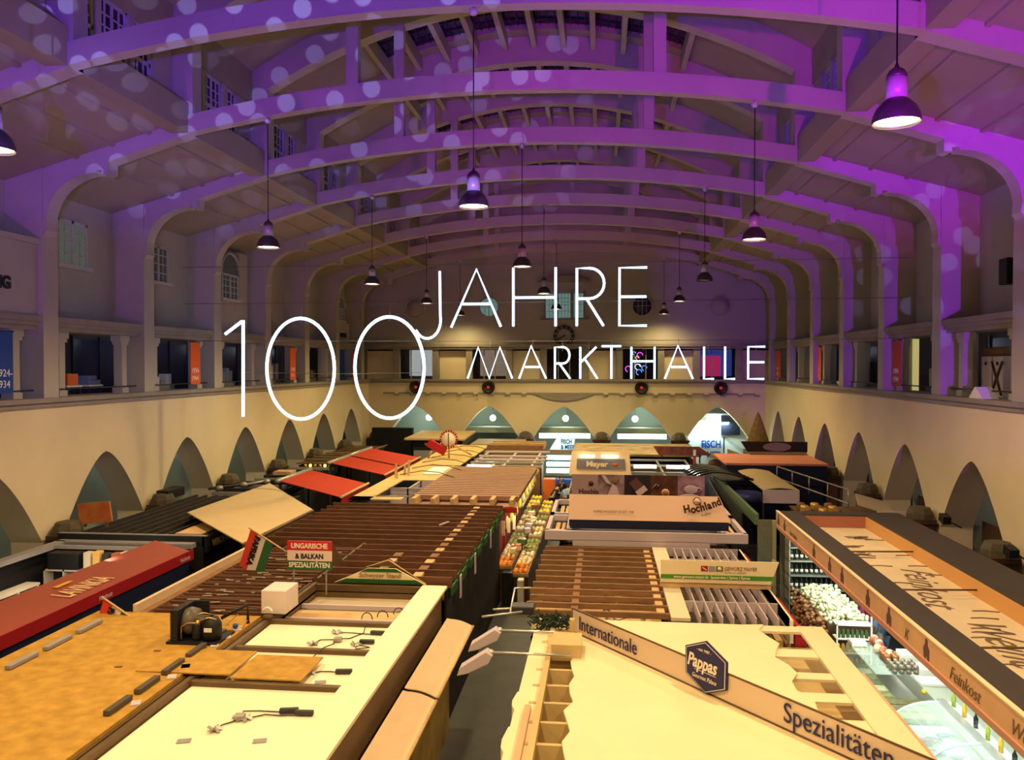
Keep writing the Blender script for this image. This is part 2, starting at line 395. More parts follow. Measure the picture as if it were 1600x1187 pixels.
# left and right walls
for s, nm in ((-1, 'left'), (1, 'right')):
    xf = XC + s*HW; xo = xf + s*REC; xg = xf + s*3.3
    m = MB()
    arch_wall(m, 'y', side_c, -3, YB, xf, xf+s*0.9, ZL-0.12)
    wl = struct('wall_%s' % nm, m, plaster_low)
    up_ = MB(); a, b = sorted((xo, xo+s*0.3)); up_.box(a, b, -3, YB, ZC2-0.02, ZW+0.25)
    up_.build('upper_wall', plaster, wl)
    le = MB(); a, b = sorted((xf-s*0.14, xf+s*0.95)); le.box(a, b, -3, YB-0.1, ZL-0.12, ZL)
    a, b = sorted((xf-s*0.07, xf+s*0.9)); le.box(a, b, -3, YB-0.1, ZL-0.24, ZL-0.12)
    le.build('parapet_ledge', stone, wl)
    cor = MB()
    for y in FY[:-1]:
        for (dx, z0, z1) in ((0.02, ZC+0.14, ZC2), (0.08, ZC+0.04, ZC+0.14), (0.16, ZC-0.08, ZC+0.04)):
            a, b = sorted((xf+s*dx, xf+s*REC)); cor.box(a, b, y+CW-0.0, y+BAY, z0, z1)
    cor.build('cornice', stone, wl)
    pc = MB()
    for y in FY[:-1]:
        for u in (1.2, 4.2):
            cx = xf + s*0.45; cy = y + u
            a, b = cx-0.13, cx+0.13
            pc.box(a, b, cy-0.13, cy+0.13, ZL, ZC-0.08); pc.box(a-0.04, b+0.04, cy-0.17, cy+0.17, ZL, ZL+0.16)
            pc.box(a-0.03, b+0.03, cy-0.26, cy+0.26, ZC-0.26, ZC-0.08); pc.box(a-0.02, b+0.02, cy-0.2, cy+0.2, ZC-0.36, ZC-0.26)
    pc.build('gallery_pier', plaster_frame, wl)
    # back of gallery, gallery floor and aisle wall behind the arches
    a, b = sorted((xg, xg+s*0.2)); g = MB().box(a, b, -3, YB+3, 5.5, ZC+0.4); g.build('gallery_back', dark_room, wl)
    a, b = sorted((xf+s*0.9, xg)); g = MB().box(a, b, -3, YB+3, 5.2, 5.5); g.box(a, b, -3, YB+3, ZC+0.15, ZC+0.3); g.build('gallery_slab', stone, wl)
    a, b = sorted((xg-s*0.2, xg)); g = MB().box(a, b, -3, YB+3, 0, 5.2); g.build('aisle_wall', green_wall, wl)
    # shop windows on the gallery
    sh = MB(); ml = MB()
    for i, y in enumerate(FY[:-1]):
        a, b = sorted((xg-s*0.03, xg)); sh.box(a, b, y+1.2, y+4.3, 5.7, 8.1)
        for u in (1.2, 2.7, 4.3): a, b = sorted((xg-s*0.08, xg)); ml.box(a, b, y+u-0.04, y+u+0.04, 5.5, 8.2)
    so = sh.build('shop_front', shop_blue, wl); ml.build('mullion', dark_metal, so)
    rl = MB()
    for y in FY[:-1]:
        for z in (ZL+0.2,): rl.tube([(xf+s*0.3, y+CW, z), (xf+s*0.3, y+BAY, z)], 0.02, 6)
    rl.build('guard_rail', dark_metal, wl)
# back wall
back_c = [-2.3 + 4.63*k for k in range(-2, 3)]
bw = MB(); arch_wall(bw, 'x', back_c, XL-REC, XR+REC, YB, YB+0.8, ZL-0.12)
wb = struct('wall_back', bw, plaster_low)
ub = MB(); ub.box(XL-REC, XR+REC, YB+0.25, YB+0.6, ZC, 19.5); ub.build('upper_wall', plaster, wb)
le = MB(); le.box(XL-REC, XR+REC, YB-0.12, YB+0.8, ZL-0.12, ZL); le.box(XL-REC, XR+REC, YB-0.05, YB+0.8, ZL-0.24, ZL-0.12)
le.box(XL-REC, XR+REC, YB+0.0, YB+0.5, ZC, ZC+0.14); le.box(XL-REC, XR+REC, YB-0.08, YB+0.5, ZC+0.14, ZC+0.3)
le.build('parapet_ledge', stone, wb)
gp = MB(); pan = MB()
for c in [-2.3 + 4.63*k for k in range(-3, 4)]:
    for u in (-1.25, 1.25): 
        if XL < c+u < XR: gp.box(c+u-0.2, c+u+0.2, YB+0.1, YB+0.5, ZL, ZC)
    if XL < c+2.3 < XR:
        pan.box(c+2.3-0.85, c+2.3+0.85, YB+0.4, YB+0.5, ZL, ZC-0.1)
        gp.box(c+2.3-1.1, c+2.3-0.85, YB+0.3, YB+0.5, ZL, ZC); gp.box(c+2.3+0.85, c+2.3+1.1, YB+0.3, YB+0.5, ZL, ZC)
gp.build('gallery_pier', stone, wb); pan.build('infill_panel', plaster_low, wb)
gm = MB()
for c in back_c:
    for u in (-0.35, 0.35): gm.box(c+u-0.03, c+u+0.03, YB+0.3, YB+0.36, ZL, ZC)
gm.build('mullion', stone, wb)
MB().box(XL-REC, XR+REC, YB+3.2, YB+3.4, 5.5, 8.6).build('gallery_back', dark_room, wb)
g = MB().box(XL-REC, XR+REC, YB+0.8, YB+3.2, 5.2, 5.5); g.box(XL-REC, XR+REC, YB+0.6, YB+3.2, 8.5, 8.6); g.build('gallery_slab', stone, wb)
MB().box(XL-REC, XR+REC, YB+3.0, YB+3.2, 0, 5.2).build('aisle_wall', green_wall, wb)
dn = MB()
x = -13.6
while x < 8.6:                                          # dentil frieze
    if not (-4.0 < x < -0.9):
        dn.box(x, x+0.72, YB-0.07, YB, 5.42, 5.52); dn.box(x+0.68, x+0.98, YB-0.10, YB, 5.32, 5.43)
    x += 1.0
dn.box(-4.3, -0.3, YB-0.08, YB, 5.46, 5.52)
dn.band([(-2.3+u, 5.46) for u in (-1.8,-1.2,-.6,0,.6,1.2,1.8)], [(-2.3+u, 5.44-0.42*(1-(u/1.8)**2)) for u in (-1.8,-1.2,-.6,0,.6,1.2,1.8)], 'y', YB-0.14, YB)
dn.build('dentil_frieze', stone, wb)
# wall behind the camera
struct('wall_front', MB().box(XL-REC-3, XR+REC+3, -3.3, -3.0, 0, 19.5), plaster)
# roof shell above everything keeps the night out
struct('trim_%d' % n, MB().box(XL-4, XC-8.8, -3, YB+4, 16.7, 16.8).box(XC+8.8, XR+4, -3, YB+4, 16.7, 16.8).box(XL-4, XL-3.9, -3, YB+4, 8, 16.8).box(XR+3.9, XR+4, -3, YB+4, 8, 16.8), plaster_ceil); n += 1
# ------------------------------------------------------------------ pendant lamps
lamp_shade = mat('lamp_shade', (0.10, 0.085, 0.09), 0.35, metal=0.5)
lamp_house = mat('lamp_housing', (0.55, 0.50, 0.55), 0.35, metal=0.2)
lamp_glow = mat('lamp_glow', (1, .9, .7), 0.5, emit=(1.0, 0.80, 0.48), estr=14.0)
lamp_off = mat('lamp_inside', (0.5, 0.45, 0.4), 0.5)
LC = (1.0, 0.68, 0.31)
LP = 1900
def pendant_light(x, y, z, power=LP, col=LC):
    l = bpy.data.lights.new('pendant_bulb', 'SPOT'); l.color = col; l.energy = power
    l.spot_size = math.radians(158); l.spot_blend = 0.75; l.shadow_soft_size = 0.22
    o = bpy.data.objects.new('pendant_bulb', l); C.objects.link(o); o.location = (x, y, z-0.03)
    return o
def make_pendant():
    t = thing('pendant_lamp', 'x', 'lamp', (0, 0, 0))
    m = MB(); m.lathe((0,0,0), cap=False, prof=[(0.285,0.0),(0.29,0.02),(0.275,0.10),(0.235,0.19),(0.17,0.26),(0.12,0.30)], n=24)
    m.lathe((0,0,0), cap=False, prof=[(0.12,0.295),(0.165,0.25),(0.228,0.185),(0.266,0.10),(0.28,0.012)], n=24)
    m.build('lamp_shade', lamp_shade, t, local=True)
    MB().lathe((0,0,0), [(0.125,0.29),(0.125,0.55)], 20).build('ballast_housing', lamp_house, t, local=True)
    MB().lathe((0,0,0), [(0.125,0.55),(0.12,0.60),(0.09,0.65),(0.03,0.69),(0.02,0.73)], 20).build('housing_cap', lamp_shade, t, local=True)
    MB().lathe((0,0,0), [(0.0,0.03),(0.26,0.03),(0.26,0.035),(0,0.036)], 24).build('diffuser', lamp_glow, t, local=True)
    return t
spots = []
for y in (15.55, 25.15, 34.75, 44.35): spots.append((XC, y, zlow(0)))
for y in (10.75, 20.35, 29.95, 39.55, 49.15):
    for s in (-1, 1): spots.append((XC+s*6.05, y, zlow(6.05)))
lab = {(0,15.55): 'nearest pendant lamp of the middle row, above the neon word JAHRE',
 (0,25.15): 'centre row pendant lamp hanging in front of the top of the neon H in JAHRE',
 (0,34.75): 'centre row pendant lamp behind the crossbar of the neon H in JAHRE',
 (0,44.35): 'farthest centre row pendant lamp above the wall clock',
 (-1,10.75): 'glowing pendant lamp cut by the left edge of the photo',
 (1,10.75): 'biggest and nearest pendant lamp at the upper right',
 (-1,20.35): 'pendant lamp at the left above the neon figure 100',
 (1,20.35): 'glowing pendant lamp at the right, next one behind the biggest pendant lamp',
 (-1,29.95): 'pendant lamp above the last neon zero of 100',
 (1,29.95): 'unlit dark pendant lamp to the right of the neon word JAHRE',
 (-1,39.55): 'small pendant lamp just left of the neon J',
 (1,39.55): 'small pendant lamp right of the neon E, upper of the two small ones',
 (-1,49.15): 'smallest pendant lamp behind the lower left leg of the neon A in JAHRE',
 (1,49.15): 'smallest pendant lamp right of the neon E, lower of the two small ones'}
p0 = None
for x, y, zt in spots:
    key = (0 if abs(x-XC) < .1 else (1 if x > XC else -1), y)
    if p0 is None: p0 = make_pendant(); p = p0; p.location = (x, y, 10.2); WL[p.name] = Vector((x, y, 10.2)); p['label'] = lab[key]; p['group'] = 'pendant lamps over the market'
    else: p = clone(p0, (x, y, 10.2), lab[key], 'pendant lamps over the market')
    cd = MB().tube([(0,0,0.72), (0,0,zt-10.2+0.05)], 0.012, 6); cd.build('cord', dark_metal, p, local=True)
    MB().ball((0,0,zt-10.2-0.06), 0.085, 12, 8).build('ceiling_knob', lamp_house, p, local=True)
    if key == (1, 29.95):
        for ch in p.children:
            if ch.name.startswith('diffuser'): ch.data = ch.data.copy(); ch.data.materials[0] = lamp_off
    else: pendant_light(x, y, 10.2, LP if y < 28 else (LP*1.25 if y < 48 else 600), (1.0, 0.72, 0.27) if y > 28 else LC)
for x, y in ((XC, 5.95), (XC-6.05, 1.15), (XC+6.05, 1.15)): pendant_light(x, y, 10.2, LP)
# soft uplight: the halls' ballast housings spill some light upward
# ------------------------------------------------------------------ neon sign
neon = mat('neon_tube', (1, 1, 1), 0.4, emit=(0.42, 0.72, 1.0), estr=3.6)
NY = 27.4
def G(pts): return [(x, NY, z) for x, z in pts]
def neon_letter(nm, lbl, strokes, r, grp):
    xs = [p[0] for st in strokes for p in st]; zs = [p[1] for st in strokes for p in st]
    t = thing('neon_letter', lbl, 'neon letter', ((min(xs)+max(xs))/2, NY, min(zs)), grp)
    for st in strokes: MB().tube(G(st), r, 10, closed=(st[0] == st[-1])).build('tube', neon, t) if st[0] != st[-1] else MB().tube(G(st[:-1]), r, 10, closed=True).build('tube', neon, t)
    # thin mounting clips and cable at the back
    c = MB()
    for st in strokes:
        a = Vector((st[0][0], 0, st[0][1])); b = Vector((st[len(st)//2][0], 0, st[len(st)//2][1]))
        for q in (a, b): c.box(q.x-0.03, q.x+0.03, NY+r*0.6, NY+r+0.05, q.z-0.03, q.z+0.03)
    c.build('clip', grey_metal, t)
    zt_ = 10.62 if 'JAHRE' in grp else (8.05 if 'MARKT' in grp else 9.35)
    cxx = t.location.x; h_ = MB(); h_.tube([(cxx, NY+.1, max(zs)-.1), (cxx, NY+.1, zt_)], .006, 4); h_.tube([(cxx, NY, max(zs)-.12), (cxx, NY+.1, max(zs)-.1)], .008, 4); h_.build('hanger_wire', grey_metal, t)
    return t
def ell(cx, cz, a, b, n=48, t0=0, t1=2*math.pi):
    return [(cx+a*math.cos(t0+(t1-t0)*i/n), cz+b*math.sin(t0+(t1-t0)*i/n)) for i in range(n+1)]
def o_ring(cx, cz, a, b):
    p = ell(cx, cz, a, b); p[-1] = p[0]; return p
g1, g2, g3 = 'neon figure 100', 'neon word JAHRE', 'neon word MARKTHALLE'
neon_letter('1', 'tall neon figure one, leftmost of the sign', [[(-12.97, 8.28), (-12.36, 8.72)], [(-12.32, 8.75), (-12.34, 5.42)]], 0.055, g1)
neon_letter('0', 'neon zero directly right of the neon figure one', [o_ring(-10.28, 7.08, 1.2, 1.73)], 0.055, g1)
neon_letter('0', 'second neon zero, the one touching the hook of the J', [o_ring(-7.16, 7.12, 1.2, 1.72)], 0.055, g1)
zt, zb = 10.40, 8.50
R_ = 0.042
hook = [(-5.42, 10.36), (-5.40, 8.85)] + ell(-5.85, 8.72, 0.46, 0.62, 10, 0.1, -math.pi*0.82)[0:]
neon_letter('J', 'neon letter J with a hook, starting the word JAHRE', [hook], R_, g2)
neon_letter('A', 'neon letter A between J and H in the word JAHRE', [[(-5.03, 8.47), (-4.17, 10.41), (-3.35, 8.49)], [(-4.63, 9.25), (-3.72, 9.25)]], R_, g2)
neon_letter('H', 'neon letter H in the word JAHRE', [[(-2.93, zt+.04), (-2.93, zb)], [(-1.52, zt+.04), (-1.52, zb)], [(-2.93, 9.45), (-1.52, 9.45)]], R_, g2)
neon_letter('R', 'neon letter R in the word JAHRE', [[(-.82, zb), (-.82, zt)] + [(-.4, zt)] + ell(-.4, 9.9, .48, .5, 12, math.pi/2, -math.pi/2) + [(-.82, 9.4)], [(-.5, 9.4), (.06, zb)]], R_, g2)
neon_letter('E', 'neon letter E ending the word JAHRE', [[(1.47, zt), (.58, zt), (.58, zb), (1.47, zb)], [(.58, 9.45), (1.45, 9.45)]], R_, g2)
def W(px): return -4.47 + (px-731)*(5.24+4.47)/(1195-731)
zt, zb = 7.80, 6.76
g = g3; R_ = 0.033
neon_letter('M', 'neon letter M starting the word MARKTHALLE', [[(W(731), zb), (W(748), zt), (W(766), zb), (W(783), zt), (W(803), zb)]], R_, g)
neon_letter('A', 'neon letter A between M and R in the word MARKTHALLE', [[(W(814), zb), (W(833), zt+.04), (W(857), zb)], [(W(824), 7.14), (W(847), 7.14)]], R_, g)
neon_letter('R', 'neon letter R in the word MARKTHALLE', [[(W(871), zb), (W(871), zt), (W(884), zt)] + ell(W(884), 7.53, .21, .27, 10, math.pi/2, -math.pi/2) + [(W(871), 7.26)], [(W(878), 7.26), (W(895), zb)]], R_, g)
neon_letter('K', 'neon letter K in the word MARKTHALLE', [[(W(911), zb), (W(911), zt)], [(W(936), zt), (W(912), 7.3)], [(W(918), 7.42), (W(938), zb)]], R_, g)
neon_letter('T', 'neon letter T in the word MARKTHALLE', [[(W(945), zt+.03), (W(975), zt+.03)], [(W(960), zt+.03), (W(960), zb)]], R_, g)
neon_letter('H', 'neon letter H in the word MARKTHALLE', [[(W(991), zt), (W(991), zb)], [(W(1027), zt), (W(1027), zb)], [(W(991), 7.33), (W(1027), 7.33)]], R_, g)
neon_letter('A', 'neon letter A between H and L in the word MARKTHALLE', [[(W(1043), zb), (W(1063), zt+.04), (W(1086), zb)], [(W(1053), 7.14), (W(1077), 7.14)]], R_, g)
neon_letter('L', 'first neon letter L of the word MARKTHALLE', [[(W(1103), zt), (W(1103), zb), (W(1118), zb)]], R_, g)
neon_letter('L', 'second neon letter L of the word MARKTHALLE', [[(W(1135), zt), (W(1135), zb), (W(1150), zb)]], R_, g)
neon_letter('E', 'neon letter E ending the word MARKTHALLE', [[(W(1195), zt), (W(1170), zt), (W(1170), zb), (W(1194), zb)], [(W(1170), 7.3), (W(1194), 7.3)]], R_, g)
wire = mat('steel_wire', (0.16, 0.15, 0.14), 0.6)
for z0, z1, x0, x1, lbl in ((9.35, 9.35, XL, XR, 'thin steel wire crossing the hall just above the neon figure 100'), (10.62, 10.62, XL, XR, 'thin steel wire running above the neon word JAHRE'),
     (8.05, 8.05, XL, XR, 'thin steel wire stretched wall to wall above the neon word MARKTHALLE'), (6.95, 6.95, -12.3, -5.9, 'thin steel wire tying the neon figures 100 together')):
    tag(MB().tube([(x0, NY+0.1, z0), ((x0+x1)/2, NY+0.1, (z0+z1)/2-0.05), (x1, NY+0.1, z1)], 0.008, 5).build('suspension_wire', wire), lbl, 'wire')

# ------------------------------------------------------------------ end wall: clock, round windows, speakers, lamps in the arches
t = thing('round_clock', 'large round wall clock of black strokes on the end wall', 'clock', (-2.3, YB+0.2, 8.4))
m = MB(); m.tube([(-2.3+0.60*math.cos(a*math.pi/20), YB+0.1, 9.0+0.60*math.sin(a*math.pi/20)) for a in range(40)], 0.03, 6, closed=True)
m.tube([(-2.3+0.46*math.cos(a*math.pi/20), YB+0.1, 9.0+0.46*math.sin(a*math.pi/20)) for a in range(40)], 0.022, 6, closed=True)
m.build('ring', black, t)
m = MB()
for k in range(12): m.obox((-2.3+0.55*math.sin(k*math.pi/6), YB+0.08, 9.0+0.55*math.cos(k*math.pi/6)), (0.1, 0.05, 0.22), ry=k*math.pi/6)
m.build('hour_mark', black, t)
MB().obox((-2.42, YB+0.05, 8.93), (0.08, 0.04, 0.46), ry=math.radians(240)).build('hour_hand', black, t)
MB().obox((-2.5, YB+0.03, 8.88), (0.06, 0.04, 0.66), ry=math.radians(236)).build('minute_hand', black, t)
teal_glow = mat('teal_lit_pane', (0.2, 0.3, 0.28), 0.4, emit=(0.16, 0.33, 0.30), estr=0.5)
niche = mat('niche_shade', (0.40, 0.36, 0.32), 0.9)
wi = 0
for x, kind in ((-11.6, 0), (-6.95, 1), (2.45, 2), (7.1, 0)):
    m = MB(); m.lathe((x, YB+0.2, 10.8), [(0.64, 0.06), (0.64, -0.03), (0.56, -0.03), (0.56, 0.1)], 28, axis='y')
    if kind == 0:
        o = m.build('blind_roundel', plaster); tag(o, 'plain round blind recess high on the end wall, ' + ('far left' if x < 0 else 'far right'), 'roundel', 'round features of the end wall')
        MB().lathe((x, YB+0.18, 10.8), [(0.0, 0.0), (0.56, 0.0), (0.56, 0.04)], 28, axis='y').build('recess', niche, o)
    else:
        o = struct('window_%d' % (wn + wi), m, plaster)
        MB().lathe((x, YB+0.2, 10.8), [(0.0, 0.0), (0.56, 0.0), (0.56, 0.04)], 28, axis='y').build('pane', teal_glow if kind == 1 else mat('violet_pane', (0.03, 0.03, 0.12), 0.3), o)
        MB().box(x-.02, x+.02, YB+.14, YB+.2, 10.24, 11.36).box(x-.26, x-.24, YB+.14, YB+.2, 10.3, 11.3).box(x+.24, x+.26, YB+.14, YB+.2, 10.3, 11.3).box(x-.56, x+.56, YB+.14, YB+.2, 10.8, 10.83).build('glazing_bar', win_white, o)
        wi += 1
o = struct('window_%d' % (wn+wi), MB().box(-3.75, -0.75, YB+.05, YB+.25, 10.0, 10.1).box(-3.5, -3.42, YB+.1, YB+.25, 10.1, 11.8).box(-1.12, -1.04, YB+.1, YB+.25, 10.1, 11.8).box(-2.85, -2.65, YB+.1, YB+.25, 10.1, 11.8).box(-1.9, -1.7, YB+.1, YB+.25, 10.1, 11.8), stone)
MB().box(-3.42, -2.85, YB+.18, YB+.24, 10.1, 11.6).box(-2.65, -1.9, YB+.18, YB+.24, 10.1, 11.6).box(-1.7, -1.12, YB+.18, YB+.24, 10.1, 11.6).build('pane', teal_glow, o)
b_ = MB()
for x in (-3.2, -3.0, -2.45, -2.25, -2.05, -1.5, -1.3): b_.box(x-.012, x+.012, YB+.14, YB+.18, 10.1, 11.6)
for z in (10.5, 10.9, 11.3): b_.box(-3.42, -1.12, YB+.14, YB+.18, z, z+.02)
b_.build('glazing_bar', win_white, o)
MB().band([(-3.9+3.2*i/12, 12.35+0.35*math.sin(math.pi*i/12)) for i in range(13)], [(-3.9+3.2*i/12, 12.3) for i in range(13)], 'y', YB-.1, YB+.25).build('pediment', stone, o)
o = None
red_led = mat('red_led', (0.3, 0, 0), 0.4, emit=(1.0, 0.03, 0.05), estr=0.5)
for i, (x, lbl) in enumerate(((-11.5, 'far left, below the last neon zero'), (-6.95, 'below the neon M'), (2.4, 'below the neon H of MARKTHALLE'), (7.1, 'far right, below the neon L'))):
    if o is None:
        o = thing('round_speaker', '', 'loudspeaker', (x, YB-.01, 5.84)); so = o
        MB().lathe((x, YB-.01, 5.84), [(0.40, 0.0), (0.40, -0.16), (0.33, -0.24), (0.30, -0.2), (0.0, -0.14)], 24, axis='y').build('housing', black, o)
        MB().lathe((x, YB-.2, 5.84), [(0.1, 0.05), (0.08, 0.0), (0.0, -0.02)], 12, axis='y').build('red_lamp', red_led, o)
    else: o = clone(so, (x, YB-.01, 5.84))
    o['label'] = 'round black drum on the end wall, ' + lbl; o['group'] = 'round drums on the end wall'
globe = mat('globe_glow', (1, 1, 1), 0.4, emit=(1.0, 0.95, 0.80), estr=5.0)
for i, c in enumerate(back_c):
    g_ = MB().ball((c + (0.55 if i == 0 else (-0.25 if i > 2 else 0.05)), YB+1.5, 3.85), 0.2, 16, 10)
    o = g_.build('globe_lamp', globe); MB().tube([(c + (0.55 if i == 0 else (-0.25 if i > 2 else 0.05)), YB+1.5, 4.05), (c + (0.55 if i == 0 else (-0.25 if i > 2 else 0.05)), YB+1.5, 5.2)], 0.015, 5).build('rod', dark_metal, o)
    tag(o, 'white globe lamp in the %s pointed arch of the end wall' % ('leftmost', 'second', 'middle', 'fourth', 'rightmost')[i], 'lamp', 'globe lamps in the end wall arches')
    l = bpy.data.lights.new('globe_bulb', 'POINT'); l.energy = 75 if i < 4 else 90; l.color = (0.85, 1.0, 0.85); l.shadow_soft_size = 0.2
    lo = bpy.data.objects.new('globe_bulb', l); C.objects.link(lo); lo.location = (c, YB+1.2, 3.85)
# brown tiled piers with small domes
pn_ = 0
def pier(x, y, lbl, ax):
    t = thing('tiled_pier', lbl, 'pier', (x, y, 0), 'tiled piers between the arches')
    a, b = (0.5, 0.33) if ax == 'x' else (0.26, 0.38)
    MB().box(x-a, x+a, y-b, y+b, 0, 2.62).build('shaft', tile_brown, t)
    if ax == 'x': MB().box(x-.3, x+.3, y-b-.03, y-b, .6, 2.45).build('tile_panel', tile_panel, t)
    else:
        s = 1 if x < XC else -1
        m = MB(); q = x + s*a; m.box(min(q,q+s*.03), max(q,q+s*.03), y-.3, y+.3, .6, 2.45); m.box(x-.2, x+.2, y-b-.03, y-b, .6, 2.45); m.build('tile_panel', tile_panel, t)
    m = MB(); m.box(x-a-.06, x+a+.06, y-b-.06, y+b+.06, 2.62, 2.74)
    m.build('cap_slab', tile_brown, t)
    q_ = 1.0 if ax == 'x' else .78
    MB().lathe((x, y, 2.74), [(0.5*q_, 0.0), (0.48*q_, 0.14), (0.38*q_, 0.30), (0.2*q_, 0.42*q_), (0.0, 0.46*q_)], 8, smooth=False).build('dome_cap', dome_mat, t)
for k in range(6):
    x = min(-2.3 + 4.63*(k-2.5), 9.12)
    pier(x, YB-0.53, 'brown tiled pier with dome cap on the end wall, number %s from the left' % ('one','two','three','four','five','six')[k], 'x')
for s, nm in ((-1, 'left'), (1, 'right')):
    for i, y in enumerate(FY[3:-1]):
        if s == -1 and i < 1: continue
        pier(XC+s*HW-s*0.42, y+CW/2, 'brown tiled pier with dome cap along the %s wall, %s from the camera' % (nm, ('first','second','third','fourth','fifth','sixth','seventh','eighth')[i]), 'y')
# small flood lamps on arms on the right wall
for i, (y, z, lbl) in enumerate(((19.6, 2.98, 'nearer'), (23.2, 3.05, 'farther'))):
    t = thing('flood_lamp', 'small dark flood lamp on an arm at the right wall arches, %s of the two' % lbl, 'lamp', (XR, y, z), 'flood lamps on the right wall')
    MB().tube([(XR, y+.3, z-.25), (XR-.5, y, z)], 0.02, 6).build('arm', dark_metal, t)
    MB().obox((XR-.55, y-.03, z+.04), (.2, .32, .2), rx=.2).build('head', black, t)
# ------------------------------------------------------------------ left wall windows
def casement(i, x, y0, y1, z0, z1, arch=False):
    global wi
    wi += 1
    o = struct('window_%d' % (wn + wi + 3), MB().box(x-.05, x+.14, y0-.12, y1+.12, z0-.12, z0).box(x-.05, x+.05, y0, y0+.08, z0, z1).box(x-.05, x+.05, y1-.08, y1, z0, z1).box(x-.05, x+.05, y0, y1, z1-.08, z1).box(x-.05, x+.05, (y0+y1)/2-.05, (y0+y1)/2+.05, z0, z1), win_white)
    b = MB()
    for k in range(1, 4): b.box(x, x+.03, y0, y1, z0+(z1-z0)*k/4-.015, z0+(z1-z0)*k/4+.015)
    for f in (.25, .75): b.box(x, x+.03, y0+(y1-y0)*f-.015, y0+(y1-y0)*f+.015, z0, z1)
    b.build('glazing_bar', win_white, o)
    MB().box(x+.0, x+.01, y0, y1, z0, z1).build('pane', mat('lit_pane' if i == 0 else 'dim_pane', (0.05, 0.06, 0.07), 0.3, emit=(0.28, 0.34, 0.24), estr=0.22 if i == 0 else 0.04, var=0.5, scale=3), o)
    if arch:
        ym, r = (y0+y1)/2, (y1-y0)/2
        MB().band([(ym-r+2*r*k/12, z1+r*math.sin(math.pi*k/12)+.02) for k in range(13)], [(ym-r+2*r*k/12, z1) for k in range(13)], 'x', x+.0, x+.015).build('arched_pane', MT['dim_pane'], o)
        MB().tube([(x+.05, ym-(r+.1)*math.cos(math.pi*k/12), z1+(r+.1)*math.sin(math.pi*k/12)) for k in range(13)], .07, 6).build('arch_trim', plaster_frame, o)
XU = XL - REC + 0.02
casement(0, XU, 22.2, 23.6, 10.15, 11.45); casement(1, XU, 27.0, 28.3, 10.15, 11.4)
casement(2, XU+.5, 31.5, 33.0, 9.9, 10.9, True)
casement(3, XU, 36.6, 37.4, 9.9, 11.0); casement(4, XU, 41.3, 42.1, 9.9, 11.0); casement(5, XU+.5, 46.0, 47.2, 9.8, 10.5, True)
struct('trim_%d' % n, MB().box(XL-REC, XL-REC+.5, 31.0, 34.0, ZC2, 9.8).box(XL-REC, XL-REC+.5, 31.0, 31.4, 9.8, 11.9).box(XL-REC, XL-REC+.5, 33.2, 34.0, 9.8, 11.9).box(XL-REC, XL-REC+.5, 45.4, 48.4, ZC2, 9.7), plaster); n += 1
# projecting balcony box with dark letters in the nearest left bay
struct('trim_%d' % n, MB().box(XL-REC, XL-.15, 15.4+CW, 15.4+BAY, ZC2, 10.35).box(XL-REC, XL-.05, 15.4+CW, 15.4+BAY, 10.35, 10.5), plaster); n += 1
text('RUNG', .42, basis((XL-.14, 18.0, 9.12), (0, 1, 0), (0, 0, 1)), 'wall_lettering', black, bold=.02, ext=.02, sx=1.0, label='black capital letters at the left edge on the balcony front', cat='lettering')
text('HOPF & HOPF', .32, basis((XL-REC+.52, 45.7, 8.85), (0, 1, 0), (0, 0, 1)), 'wall_lettering', black, bold=.02, ext=.02, label='small dark lettering high on the far end of the left wall', cat='lettering')
tag(MB().box(XR+REC-.5, XR+REC-.1, 22.3, 22.75, 9.28, 9.95).build('box_speaker', black, bevel=.02), 'black box loudspeaker high on the right wall', 'loudspeaker')
# ------------------------------------------------------------------ gallery: banners and goods
orange = mat('banner_orange', (0.80, 0.13, 0.03), 0.7); pinkred = mat('banner_red', (0.55, 0.07, 0.06), 0.7); blue_b = mat('banner_blue', (0.02, 0.07, 0.36), 0.7)
white_ink = mat('white_ink', (0.85, 0.85, 0.85), 0.6)
def banner(s, y, w, m, t1, t2, lbl, z0=6.5, z1=8.05):
    x = XC + s*(HW+.25)
    t = thing('banner', lbl, 'banner', (x, y, z0), 'year banners on the gallery')
    MB().box(x-.01, x+.01, y, y+w, z0, z1).build('cloth', m, t)
    MB().tube([(x, y-.03, z1), (x, y+w+.03, z1)], .02, 6).build('rod', dark_metal, t)
    if t1:
        M = lambda z: (basis((x+.012, y+.05, z), (0, 1, 0), (0, 0, 1)) if s < 0 else basis((x-.012, y+w-.05, z), (0, -1, 0), (0, 0, 1)))
        text(t1, .26, M(z0+.42), 'lettering', white_ink, t, ext=.003); text(t2, .26, M(z0+.14), 'lettering', white_ink, t, ext=.003)
banner(-1, 18.7, .68, blue_b, '1924-', '1934', 'blue year banner at the left edge of the gallery')
banner(-1, 28.45, .7, orange, '1934-', '1944', 'orange banner left of the neon figure one')
banner(-1, 38.05, .72, orange, '1944-', '1954', 'orange banner seen through the first neon zero')
banner(-1, 48.0, .7, orange, '1954-', '1964', 'orange banner behind the left rim of the second neon zero')
banner(1, 28.8, .82, pinkred, '1984-', '1994', 'dull red year banner on the right gallery, nearest of its row')
banner(1, 38.95, .95, orange, '1994-', '2004', 'orange year banner on the right gallery beside the person')
banner(1, 47.5, 1.1, orange, '2004-', '2014', 'orange year banner at the far end of the right gallery')
tag(MB().box(XR+.3, XR+.33, 43.9, 46.2, 6.4, 8.15).build('curtain', mat('curtain_blue', (0.03, 0.08, 0.22), 0.8)), 'dark blue hanging cloth in a right gallery opening', 'curtain')
